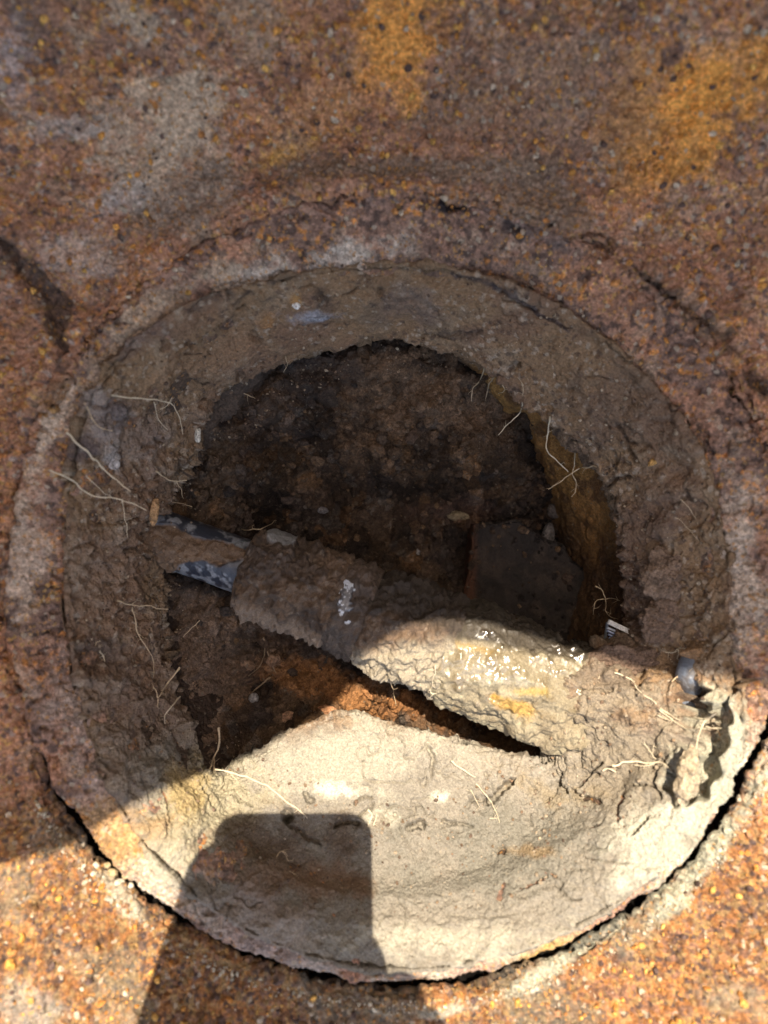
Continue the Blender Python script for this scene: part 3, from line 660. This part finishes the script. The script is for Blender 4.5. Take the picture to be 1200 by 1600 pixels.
lump_obj('stone', 657, 862, 8, 6, 5, (.24, .22, .21), 'grey crumb stone left of the dark block corner', 'stone', seed=12, facet=4, lift=.6)
lump_obj('stone', 463, 478, 6, 5, 4, (.75, .73, .70), 'tiny white fleck pressed into the soil under the upper collar', 'stone', seed=13, lift=.5)
lump_obj('stone', 497, 497, 22, 5, 4, (.24, .25, .28), 'bluish grey flat stone edge showing in the upper soil bank', 'stone', an=-6, seed=14, facet=4, lift=.1, rough=.2)
lump_obj('stone', 178, 722, 11, 16, 7, (.42, .38, .36), 'pale grey stone beside the thick root on the left', 'stone', an=10, seed=15, facet=3, lift=.1)
lump_obj('stone', 184, 643, 15, 14, 8, (.14, .115, .11), 'round dark stone set in the left soil bank', 'stone', seed=16, rough=.12, lift=.1)
lump_obj('bark_chip', 241, 800, 7, 22, 6, (.46, .27, .14), 'short orange brown wood chip standing at the left pipe end', 'wood chip', an=8, seed=17, rough=.2, lift=1.2)
lump_obj('bark_chip', 1086, 1020, 24, 10, 7, (.25, .15, .085), 'thin brown flake of bark hanging over the blue grey stub', 'bark', an=-4, seed=18, facet=4, lift=1.1)
lump_obj('leaf_scrap', 1021, 722, 10, 5, 3, (.5, .28, .1), 'small orange flake on the right soil bank', 'flake', an=-35, seed=19, lift=.5)
lump_obj('soil_clod', 1074, 1207, 15, 38, 14, (.37, .30, .215), 'upright elongated clod standing in the slot at the right', 'clod', an=12, seed=20, sub=ICO4, rough=.2, lift=1.6)
lump_obj('soil_clod', 985, 1030, 62, 24, 20, (.155, .105, .08), 'long dark crumbly clod under the small metal clip', 'clod', an=4, seed=21, sub=ICO4, rough=.25, lift=.1)
lump_obj('soil_clod', 1035, 968, 38, 34, 20, (.165, .11, .08), 'rounded dark clod hanging at the right lip above the stub', 'clod', an=0, seed=22, sub=ICO4, rough=.22, lift=0)
lump_obj('soil_clod', 1050, 900, 46, 42, 18, (.19, .13, .095), 'broad brown clod bulging from the right soil bank', 'clod', an=0, seed=23, sub=ICO4, rough=.22, lift=-.3)
lump_obj('soil_clod', 1158, 1250, 7, 10, 8, (.42, .36, .28), 'lone pale crumb lodged in the crack at the right', 'clod', seed=24, rough=.2, lift=.2, z=-.004)
for k, (x, y, r_) in enumerate([(128, 1357, 11), (142, 1366, 12), (158, 1372, 9), (176, 1364, 8), (186, 1380, 9), (170, 1384, 7), (196, 1368, 6), (150, 1352, 6), (188, 1398, 7), (168, 1352, 6), (204, 1384, 6)]):
    lab_ = ['leftmost big gritty crumb in the lower left gap of the ring', 'biggest gritty crumb, second from the left in the lower left gap', 'big crumb in the middle of the heap in the lower left gap', 'yellowish crumb at the top middle of the lower left gap heap', 'round crumb right of the middle of the lower left gap heap', 'small crumb at the bottom middle of the lower left gap heap', 'small yellowish crumb near the upper right end of the gap heap', 'small crumb above the biggest one in the lower left gap', 'lowest crumb of the heap in the lower left gap', 'yellowish small crumb topmost in the lower left gap heap', 'rightmost small crumb of the heap in the lower left gap'][k]
    lump_obj('soil_crumb', x, y, r_, r_ * .9, r_ * .8, (.50, .45, .36) if k % 3 else (.44, .34, .2), lab_, 'crumb', 'crumbs in the lower left gap', seed=30 + k, rough=.2, sub=ICO2, lift=.3, z=-.002)

# loose crumbs on the floor and slopes: uncountable
rs = np.random.RandomState(5)
def scatter(name, n, pick, rmin, rmax, label, mat, base, ico_=ICO1, zmax=1):
    parts, cols = [], []
    V0, F0 = ico_
    for k in range(n):
        px_, py_ = pick(rs)
        z_ = zat(px_, py_)
        if z_ > zmax or (zmax < 0 and rs.rand() < .72 and 715 < px_ < 868 + rs.rand() * 60 and 835 + (px_ > 830) * 25 < py_ < 1015): continue
        r_ = (rmin + (rmax - rmin) * rs.rand() ** 3)
        A = rs.normal(size=(3, 3)); Q, _ = np.linalg.qr(A)
        V = (V0 * (1 + (.15 * rs.normal(size=(len(V0), 1)) if len(V0) < 50 else .38 * fbm(V0 + 9.7 * k, .8, 3, 5)[:, None]))) * np.array([1, .6 + .4 * rs.rand(), .5 + .4 * rs.rand()]) @ Q * r_
        parts.append((V + W(px_, py_, z_ + r_ * .25), F0))
        b = np.array(base[rs.randint(len(base))]) * rs.uniform(.75, 1.25)
        if zmax < 0:
            wp_ = W(px_, py_, z_); a_ = int(np.clip((wp_[0] - CX + .125) / .25 * 439, 0, 439)); b_ = int(np.clip((wp_[1] - CY + .125) / .25 * 439, 0, 439))
            b = FC[a_ * 440 + b_] * rs.uniform(.8, 1.5) if rs.rand() < .93 else b
        cols.append(np.tile(b, (len(V0), 1)))
    V, F = join(parts)
    o = mesh_obj(name, V, F, mat, None, np.concatenate(cols), np.zeros(len(V)), smooth=len(V0) > 50)
    return tag(o, label, 'soil crumbs', kind='stuff')
def pick_floor(r):
    while True:
        x, y = r.uniform(300, 900), r.uniform(560, 1170)
        if ((x - 600) / 330) ** 2 + ((y - 860) / 330) ** 2 < 1 and r.rand() < .35 + .65 * (y > 640): return x, y
scatter('floor_crumbs', 3600, pick_floor, .0005, .0023, 'loose dark crumbs over the floor of the hole', M_soil, [(.10, .066, .045), (.07, .048, .036), (.12, .078, .05), (.05, .038, .032), (.15, .09, .05), (.13, .08, .05)], zmax=-.058)
def pick_clod(r):
    while True:
        x, y = r.uniform(300, 900), r.uniform(540, 1170)
        if ((x - 600) / 330) ** 2 + ((y - 860) / 330) ** 2 < 1 and (vn(np.array([[x, y, 0.]]), 60., 950)[0] > -.15): return x, y
scatter('floor_clods', 1000, pick_clod, .0010, .0042, 'knobbly dark clods heaped on the floor of the hole', M_soil, [(.095, .06, .042), (.07, .047, .036), (.11, .07, .045), (.05, .038, .032), (.13, .08, .048)], zmax=-.060, ico_=ICO2)
def pick_bank(r):
    while True:
        a = r.uniform(0, 6.2832); d = r.uniform(330, 520); x, y = 620 + d * math.cos(a), 915 + d * math.sin(a)
        if y < 1080 or r.rand() < .6: return x, y
scatter('bank_crumbs', 2600, pick_bank, .0003, .0011, 'fine crumbs lying on the soil bank', M_soil, [(.26, .18, .12), (.2, .13, .09), (.34, .27, .2), (.13, .09, .07)])
def pick_rust(r):
    while True:
        x, y = r.uniform(-30, 1230), r.uniform(-30, 1630); d = math.hypot(x - 620, y - 915)
        if d > 655 or (d > 560 and y < 560 and r.rand() < .6): return x, y
scatter('rust_flakes', 2600, pick_rust, .0004, .0019, 'coarse orange and pale rust flakes on the iron plate', M_iron, [(.55, .25, .06), (.60, .33, .09), (.42, .18, .06), (.45, .36, .27), (.10, .06, .05), (.30, .15, .08), (.48, .20, .05)])
def pick_gap(r):
    a = math.radians(r.uniform(10, 150)); d = r.uniform(650, 668); return 620 + d * math.cos(a), 915 + d * math.sin(a)
scatter('gap_grit', 700, pick_gap, .0003, .0012, 'pale grit along the open joint of the ring', M_soil, [(.5, .45, .36), (.42, .36, .27), (.4, .25, .12)])

# ------------------------------------------------------------ stub and clip at the right
stub = tag(empty('pipe_stub', tuple(W(1074, 1075, -.04))), 'short blue grey plastic stub poking out of the soil at the right', 'pipe stub')
A = np.array([W(x_, y_, max(zat(x_, y_), -.028) - .0045 + o_) for x_, y_, o_ in ((1088, 1020, -.004), (1080, 1050, .000), (1073, 1085, .000), (1069, 1120, -.006))])
A = catmull(A, 80, False); V = tube(A, np.linspace(.0054, .0064, 80), 64)
med = fbm(V, .006, 4, 501)
c = np.ones(V.shape, np.float32) * np.array((.125, .150, .195), np.float32); c = mixc(c, (.10, .085, .075), sst(med, -.1, .3) * .8); c = mixc(c, (.30, .32, .36), sst(fbm(V, .002, 2, 505), .3, .6) * .6)
V = V + (med * .0004)[..., None] * np.array([0, 0, 1.])
F = grid_faces(80, 64, False); k = np.arange(79); F = np.concatenate([F, np.stack([k * 64 + 63, (k + 1) * 64 + 63, (k + 1) * 64, k * 64], -1)])
mesh_obj('sleeve', V, F[:, ::-1], M_pipe, stub, c, np.full(V.shape[:2], .5), origin=A[40])
A = catmull(np.array([W(1095, 1092, A[50][2]), W(1093, 1110, A[60][2]), W(1090, 1128, A[70][2])]), 30, False); V = tube(A, .0014, 8, 1)
F = grid_faces(30, 8, False); k = np.arange(29); F = np.concatenate([F, np.stack([k * 8 + 7, (k + 1) * 8 + 7, (k + 1) * 8, k * 8], -1)])
mesh_obj('orange_edge', V, F, M_iron, stub, np.ones(V.shape) * np.array((.5, .2, .05)), np.zeros(V.shape[:2]), origin=A[15])
def bar(p, q, wd, th):
    p, q = np.array(p), np.array(q); t = q - p; L = np.linalg.norm(t); t = t / L; up = np.array([0, 0, 1.]); a = np.cross(t, up); a /= np.linalg.norm(a); b = np.cross(a, t)
    bm = bmesh.new(); bmesh.ops.create_cube(bm, size=1); bmesh.ops.scale(bm, vec=(L, wd, th), verts=bm.verts)
    bmesh.ops.bevel(bm, geom=bm.edges[:], offset=min(wd, th) * .22, segments=2, profile=.5, affect='EDGES')
    bmesh.ops.triangulate(bm, faces=bm.faces[:])
    V = np.array([v.co[:] for v in bm.verts]); F = np.array([[v.index for v in f.verts] for f in bm.faces]); bm.free()
    return V @ np.array([t, a, b]) + (p + q) / 2, F
clip = tag(empty('metal_clip', tuple(W(966, 985, -.056))), 'small white edged metal clip with dark blue bars in the dark right corner', 'metal clip')
V, F = bar(W(950, 971, -.044), W(988, 989, -.044), .0022, .0016)
mesh_obj('white_edge', V, F, M_pipe, clip, np.ones(V.shape) * np.array((.50, .48, .45)), np.full(len(V), .4), origin=V.mean(0))
for k in range(4):
    V, F = bar(W(947 + 1.5 * k, 980 + 5.5 * k, -.048 - .001 * k), W(982 - 2 * k, 994 + 4.5 * k, -.048 - .001 * k), .0010, .0010)
    mesh_obj('bar', V, F, M_pipe, clip, np.ones(V.shape) * np.array((.10, .14, .26) if k else (.25, .28, .32)), np.full(len(V), .8), origin=V.mean(0))
V, F = bar(W(949, 973, -.046), W(944, 1006, -.056), .0010, .0012); mesh_obj('side_post', V, F, M_pipe, clip, np.ones(V.shape) * np.array((.15, .17, .2)), np.full(len(V), .6), origin=V.mean(0))
V, F = bar(W(988, 990, -.046), W(981, 1010, -.056), .0010, .0012); mesh_obj('side_post', V, F, M_pipe, clip, np.ones(V.shape) * np.array((.15, .17, .2)), np.full(len(V), .6), origin=V.mean(0))

# ------------------------------------------------------------ roots
RH = np.random.RandomState(3)
def root(label, strands, mat=M_root, lift=.0012, cat='root', name='root', zfix=None):
    """strands: list of (points px, half width px, [z offsets mm or None])"""
    parts = []; org = None
    for st in strands:
        pts, hw = st[0], st[1]; zo_ = st[2] if len(st) > 2 else None
        n = max(8, int(sum(math.dist(pts[k], pts[k + 1]) for k in range(len(pts) - 1)) / 5))
        zs = [zat(*p) + lift + (zo_[k] * MM if zo_ else 0) for k, p in enumerate(pts)]
        if zfix is not None: zs = [zfix] * len(pts)
        elif zo_ is None and len(zs) > 1: zs = [max(z, max(zs) - .012) for z in zs]
        P = catmull(np.array([W(p[0], p[1], z) for p, z in zip(pts, zs)]), n, False)
        jit = np.stack([vn(P, .003, 601), vn(P, .003, 602), vn(P, .003, 603)], -1) * .0006
        P = P + jit
        V = tube(P, hw * PX * .72 * (np.linspace(1, .55, n) * (1 + .18 * np.sin(np.arange(n) * 1.7))), 6)
        F = grid_faces(n, 6, False); k = np.arange(n - 1)
        F = np.concatenate([F, np.stack([k * 6 + 5, (k + 1) * 6 + 5, (k + 1) * 6, k * 6], -1)])
        parts.append((V, F)); org = P[0] if org is None else org
        for q in range(int(n * 5 / 20)):
            i0 = RH.randint(1, n - 1); dr = RH.normal(size=3) * np.array([1, 1, .5]); dr /= np.linalg.norm(dr); Lh = RH.uniform(5, 15) * PX
            Q = catmull(np.array([P[i0], P[i0] + dr * Lh * .5 + RH.normal(size=3) * .0004, P[i0] + dr * Lh + RH.normal(size=3) * .0008 - np.array([0, 0, .0006])]), 7, False)
            V = tube(Q, PX * .42, 4, .3); F = grid_faces(7, 4, False); kk = np.arange(6)
            parts.append((V, np.concatenate([F, np.stack([kk * 4 + 3, (kk + 1) * 4 + 3, (kk + 1) * 4, kk * 4], -1)])))
    V, F = join(parts)
    o = mesh_obj(name, V, F[:, ::-1], mat, None, None, np.zeros(len(V)), origin=org)
    return tag(o, label, cat)
root('thick straight pale root slanting down across the left soil bank', [([(103, 676), (135, 705), (165, 735), (205, 768)], 2.6)], M_rootw, .003)
root('long forked root bending right below the thick straight one', [([(78, 735), (110, 748), (140, 772), (190, 780), (228, 798)], 2.0), ([(190, 780), (196, 810), (201, 840)], 1.1), ([(135, 742), (160, 768), (175, 778)], 1.1)], M_rootw, .003)
root('horizontal thin root with hanging forks on the upper left bank', [([(172, 618), (215, 622), (266, 628)], 1.9), ([(266, 628), (280, 650), (286, 678)], 1.4), ([(240, 628), (248, 655), (262, 672)], 1.2), ([(250, 640), (262, 632), (270, 622)], 1.2)], M_rootw, .003)
root('curved thin root between stones on the left bank', [([(131, 630), (143, 655), (158, 670), (176, 674)], 1.6)], M_root, .0018)
root('short dull root sprig right of the thick straight root', [([(245, 737), (265, 750), (293, 752)], 2.0), ([(275, 752), (283, 765), (286, 780)], 1.4)], M_root)
root('thin hair root reaching from the wood chip to the right', [([(270, 785), (295, 790), (320, 800)], 1.0)], M_root)
root('thin root lying over the top end of the dark pipe', [([(378, 828), (408, 826), (432, 813)], 1.5, [2, 4, 8])], M_root, .002)
root('short root hanging over the upper left lip', [([(445, 555), (448, 570), (442, 582)], 1.2)], M_root)
root('forked rootlet on the left bank below the pipe', [([(183, 938), (205, 945), (235, 948), (262, 952)], 1.7), ([(205, 945), (215, 938)], 1.2)], M_root, .002)
root('long wavy root running down the lower left bank', [([(207, 948), (213, 985), (228, 1010), (240, 1035), (238, 1058)], 1.7), ([(218, 990), (226, 996)], .8)], M_root, .002)
root('brown branching root above the hooked one on the lower left bank', [([(280, 1043), (262, 1068), (248, 1090)], 2.4), ([(248, 1090), (240, 1072)], 1.6), ([(248, 1092), (246, 1104)], 1.6)], M_root, .003)
root('small pale hooked root on the lower left bank', [([(282, 1088), (268, 1105), (257, 1118), (258, 1130)], 1.8)], M_rootw, .003)
root('thick bent root standing at the left end of the shadow edge', [([(341, 1137), (343, 1160), (334, 1185), (328, 1202)], 2.8), ([(334, 1185), (335, 1204)], 2)], M_root, .004)
root('long white root trailing over the sunlit soil ledge', [([(335, 1202), (380, 1212), (420, 1230), (462, 1262), (480, 1280)], 2.2), ([(360, 1208), (372, 1222)], 1)], M_rootw, .0015)
root('leftmost of the short rootlets hanging over the upper right edge of the hole', [([(757, 575), (750, 595), (738, 608), (736, 626)], 1.7, [4, 3, 3, 3])], M_root, .002)
root('hairy rootlet just right of the leftmost one on the orange wall', [([(772, 588), (764, 602), (759, 624)], 2.0, [4, 3, 3])], M_root, .002)
root('tiny curl of root high on the orange wall', [([(786, 602), (788, 610), (780, 616)], 1.1)], M_root, .002)
root('short vertical rootlet high on the orange wall', [([(815, 598), (816, 608), (818, 620)], 1.1)], M_root, .002)
root('slanting root in the middle of the orange wall', [([(816, 630), (810, 648), (792, 665), (778, 680)], 1.6)], M_rootw, .003)
root('thick pale bent root hanging from the right lip', [([(859, 650), (855, 680), (856, 703), (870, 720), (887, 736)], 2.0)], M_rootw, .005)
root('crossing tangle of roots under the bent root at the right', [([(898, 695), (897, 720), (896, 745), (902, 760), (893, 775)], 1.6), ([(932, 729), (905, 732), (885, 745), (868, 758), (857, 764)], 1.6)], M_root, .006)
root('thin hair root deep in the dark right side', [([(880, 788), (895, 810), (914, 826)], .9)], M_rootd, .004)
root('dark branching root web behind the metal clip', [([(929, 915), (941, 922), (946, 938), (946, 955)], 1.3), ([(946, 938), (960, 936), (976, 940)], .9), ([(946, 938), (933, 937), (928, 950), (926, 962)], .9), ([(946, 954), (952, 963), (966, 969)], .9)], M_root, zfix=-.066)
root('straight thin stalk leaning beside the metal clip', [([(940, 951), (942, 966), (946, 986)], 1.3)], M_root, .014)
root('three armed pale rootlet on the clod right of the clip', [([(1019, 989), (1028, 990), (1033, 992)], .9), ([(1028, 990), (1029, 984)], .8), ([(1028, 990), (1024, 986)], .8)], M_rootw, .004)
root('fine roots on the brown right soil bank', [([(1062, 780), (1078, 795), (1090, 822)], 1.0), ([(1055, 810), (1070, 820), (1092, 845)], .9)], M_root)
root('pale root curling over the dark clod left of the bark flake', [([(1040, 1021), (1052, 1019), (1060, 1013), (1076, 1013)], 1.3), ([(1060, 1015), (1058, 1030)], 1)], M_rootw, .003)
root('thin root arching over the blue grey stub', [([(1050, 1065), (1062, 1056), (1078, 1051), (1082, 1045)], 1.3)], M_root, .003)
root('bright white root bending out of the slot at the right', [([(1118, 1113), (1103, 1126), (1094, 1142)], 2.6), ([(1095, 1140), (1090, 1156), (1086, 1174)], 1.6)], M_rootw, .009)
root('short white root lying across the slot', [([(1104, 1135), (1115, 1136), (1126, 1138)], 1.9)], M_rootw, .006)
root('bundle of pale roots along the crest of the sunlit mound', [([(960, 1052), (985, 1062), (997, 1078), (1020, 1095)], 1.6), ([(1020, 1095), (1040, 1112), (1062, 1125)], 1.6), ([(1030, 1108), (1050, 1125), (1075, 1140)], 1.5), ([(1028, 1118), (1050, 1128)], 1.1)], M_rootw, .0012)
root('matted white root strand on the sunlit mound left of the slot', [([(955, 1196), (985, 1190), (1010, 1192), (1035, 1192), (1050, 1207)], 2.2), ([(942, 1205), (950, 1200), (962, 1206)], 2), ([(990, 1195), (1010, 1196), (1030, 1190)], 1.5), ([(1025, 1185), (1012, 1168), (1006, 1158)], 1), ([(1018, 1178), (1024, 1162)], .8)], M_rootw, .0016)
root('thin white root dangling from the pipe with a hooked tip', [([(681, 1038), (679, 1055), (674, 1076)], 1.3), ([(672, 1076), (674, 1082), (682, 1083)], 2.2)], M_rootw, .003)
root('straight hair root under the pipe above the ledge', [([(611, 1066), (615, 1082), (619, 1102)], 1.2, [14, 8, 4])], M_root, .003)
root('straight piece of straw on the sunlit ledge', [([(704, 1190), (720, 1200), (742, 1214)], 2.2)], M_rootw, .0015)
root('thin branching straw below the straight piece of straw', [([(742, 1225), (758, 1240), (772, 1262), (780, 1285)], 1.3), ([(735, 1235), (750, 1262)], .8), ([(765, 1280), (775, 1278)], 1)], M_rootw, .0015)
root('short white roots at the corner of the phone shadow', [([(575, 1265), (580, 1275), (574, 1292)], 2.2), ([(590, 1272), (584, 1290)], 1.6)], M_rootw, .002)
root('brown forked root in the soil below the coupling', [([(412, 997), (414, 1018), (406, 1040), (388, 1056)], 1.6), ([(418, 1018), (426, 1040), (432, 1052)], 1.6)], M_rootd, .003)
root('curved brown root below the forked one under the coupling', [([(422, 1058), (405, 1072), (392, 1085)], 2.4)], M_rootd, .003)
root('thin root stub on the bank left of the forked brown root', [([(312, 970), (298, 982), (286, 995)], 1.2)], M_root, .003)
root('short pale splinter in the dark pit on the left bank', [([(157, 1015), (160, 1024), (164, 1033)], 1.8)], M_rootw, .002)
root('curled fibre above the pale splinter on the left bank', [([(148, 1008), (152, 1002), (158, 1001)], 1.1)], M_root, .002)
root('small rootlet cluster inside the phone shadow', [([(432, 1340), (440, 1330), (450, 1338)], 1.2), ([(440, 1330), (452, 1345)], .9), ([(452, 1360), (462, 1368)], .9)], M_root, .0012)
root('dull straight twig sticking from the upper left lip', [([(370, 612), (385, 616), (400, 622)], 1.8)], M_root, .004)

# ------------------------------------------------------------ ground, added shadow caster, phone and hand outside the frame
def ring_sheet(r0, r1, n, z, noise):
    rr = r0 * (r1 / r0) ** np.linspace(0, 1, n); a = np.linspace(0, 2 * np.pi, 180, endpoint=False)
    V = np.stack([CX + rr[None] * np.cos(a)[:, None], CY + rr[None] * np.sin(a)[:, None], np.full((180, n), z)], -1)
    V[..., 2] += fbm(V, .12, 3, 701) * noise
    return V
V = ring_sheet(.262, 60, 90, .052, .006); V[:, 0, 2] -= .02
med = fbm(V, .1, 3, 703); c = np.ones(V.shape, np.float32) * np.array((.27, .20, .14)); c = mixc(c, (.20, .14, .09), sst(med, -.1, .4))
g = mesh_obj('ground', V, grid_faces(180, 90, True), M_soil, None, c, np.zeros(V.shape[:2]))
tag(g, 'bare earth around the iron casing', kind='structure')

# made-up upstand added out of view; its top edge throws the arched shadow
H = .82
arc = [(-60, 1372, .014), (0, 1350, .008), (100, 1325, .000), (190, 1275, -.012), (300, 1215, -.030), (370, 1188, -.040), (440, 1148, -.044), (560, 1035, -.040), (625, 983, -.031), (700, 965, -.030), (800, 978, -.030), (900, 1010, -.030), (980, 1036, -.030), (1060, 1058, -.026), (1130, 1068, -.012), (1210, 1078, .000), (1300, 1100, .01)]
RP = np.array([W(a, b, z) + np.array([SX, SY, 1]) * (H - z) for a, b, z in arc])
print('ARC', [tuple(round(float(x), 3) for x in p) for p in RP])
RP2 = np.concatenate([[RP[0] + np.array([-.09, -.12, 0]), RP[0] + np.array([-.15, -.28, 0]), RP[0] + np.array([-.16, -.46, 0])][::-1], RP, [RP[-1] + np.array([.07, -.06, 0]), RP[-1] + np.array([.14, -.17, 0]), RP[-1] + np.array([.17, -.34, 0]), RP[-1] + np.array([.17, -.50, 0])]])  # ends of the added upstand wrap the sides to hold back sky light
E = catmull(RP2, 260, False)
for _ in range(4): E[1:-1] = E[1:-1] * .5 + (E[:-2] + E[2:]) * .25
tg = np.gradient(E, axis=0); tg /= np.linalg.norm(tg, axis=1, keepdims=True)
outw = np.stack([-tg[:, 1], tg[:, 0], 0 * tg[:, 0]], 1); outw[:, 1] += .0
th_ = .022
prof_in = [(0, .015), (0, .2), (0, .4), (0, H - .02), (0, H), (th_ * .5, H + .001), (th_, H), (th_, H - .02), (th_, .3), (th_, .015)]
V = np.stack([np.concatenate([E[:, :2] + outw[:, :2] * o_, np.full((260, 1), z_)], 1) for o_, z_ in prof_in], 1)
V[:, 1:-1] += (fbm(V[:, 1:-1], .02, 3, 711) * .0006)[..., None] * outw[:, None]
o = mesh_obj('added_shade_upstand', V, grid_faces(260, len(prof_in), False), M_conc, None, None, np.zeros(V.shape[:2]), smooth=True, origin=(0, .2, 0))
tag(o, 'made-up unseen concrete upstand beyond the upper edge of the casing, added to shade the hole', 'shadow caster')

# photographer's phone and hand above the hole (their shadow crosses the sunlit soil)
M_blk = mat_tint('phone_black', base=(.02, .02, .022), rough=.35, bump=.0, var=0)
M_skin = mat_tint('skin', base=(.50, .30, .21), rough=.55, bump=.1, scale=900, var=.06)
M_clo = mat_tint('sleeve_cloth', base=(.06, .07, .10), rough=.95, bump=.4, scale=1200, var=.2)
ph = tag(empty('smartphone', (-.0295, -.060, D + .003)), 'black smartphone held flat above the hole', 'phone')
def slab(x0, x1, y0, y1, z0, z1, r, name, mat, parent):
    a = []
    for (cx, cy, s0) in ((x1 - r, y1 - r, 0), (x0 + r, y1 - r, 90), (x0 + r, y0 + r, 180), (x1 - r, y0 + r, 270)):
        for k in range(9):
            t = math.radians(s0 + k * 11.25); a.append((cx + r * math.cos(t), cy + r * math.sin(t)))
    bm = bmesh.new(); f = bm.faces.new([bm.verts.new((x, y, z0)) for x, y in a])
    e = bmesh.ops.extrude_face_region(bm, geom=[f]); bmesh.ops.translate(bm, verts=[g_ for g_ in e['geom'] if isinstance(g_, bmesh.types.BMVert)], vec=(0, 0, z1 - z0))
    bmesh.ops.recalc_face_normals(bm, faces=bm.faces[:])
    me = bpy.data.meshes.new(name); bm.to_mesh(me); bm.free(); me.materials.append(mat)
    o = bpy.data.objects.new(name, me); C.objects.link(o); o.parent = parent; o.location = -Vector(parent.location); return o
slab(-.0585, .0065, -.136, .0115, D + .003, D + .011, .010, 'body', M_blk, ph)
slab(-.0565, .0045, -.134, .0095, D + .0112, D + .0118, .009, 'screen', M_blk, ph)
def skin_obj(name, chains, mat, parent, sub=2):
    bm = bmesh.new(); lay = bm.verts.layers.skin.verify(); idx = {}
    for ch in chains:
        prev = None
        for (key, co, r_) in ch:
            if key not in idx:
                vv_ = bm.verts.new(co); vv_[lay].radius = (r_, r_); idx[key] = vv_
            if prev is not None: 
                try: bm.edges.new((prev, idx[key]))
                except ValueError: pass
            prev = idx[key]
    next(iter(idx.values()))[lay].use_root = True
    me = bpy.data.meshes.new(name); bm.to_mesh(me); bm.free(); me.materials.append(mat)
    o = bpy.data.objects.new(name, me); C.objects.link(o); o.parent = parent; o.location = -Vector(parent.location)
    o.modifiers.new('skin', 'SKIN').use_smooth_shade = True; s_ = o.modifiers.new('sub', 'SUBSURF'); s_.levels = sub; s_.render_levels = sub
    return o
person = tag(empty('person', (-.03, -.26, D)), 'hand and sleeved forearm holding the black phone above the hole', 'person')
zb = D + .012
hand = [[('w', (-.028, -.170, zb + .004), .026), ('p', (-.028, -.120, zb + .006), .032), ('q', (-.028, -.085, zb + .004), .026)],
        [('p', 0, 0), ('r1', (.000, -.070, zb + .002), .015), ('r2', (.0045, -.049, zb - .001), .0110), ('r3', (-.002, -.034, zb - .008), .0085)],
        [('p', 0, 0), ('s1', (.006, -.086, zb + .002), .015), ('s2', (.0195, -.064, zb - .002), .0120), ('s3', (.0135, -.050, zb - .010), .0100)],
        [('p', 0, 0), ('u1', (.012, -.104, zb + .002), .014), ('u2', (.0310, -.081, zb - .002), .0110), ('u3', (.020, -.066, zb - .011), .0095)],
        [('w', 0, 0), ('v1', (.010, -.130, zb + .002), .013), ('v2', (.042, -.102, zb - .002), .0100), ('v3', (.038, -.088, zb - .010), .009)],
        [('w', 0, 0), ('t1', (-.072, -.095, zb + .002), .020), ('t2', (-.0625, -.045, zb - .001), .0155), ('t3', (-.0545, .002, zb - .003), .0100)]]
skin_obj('hand', hand, M_skin, person)
arm = [[('a', (-.03, -.205, zb + .006), .034), ('b', (-.02, -.30, zb + .03), .044), ('c', (0, -.45, zb + .09), .052)]]
skin_obj('sleeve', arm, M_clo, person)
print('done', sum(len(o.data.polygons) for o in bpy.data.objects if o.type == 'MESH'))
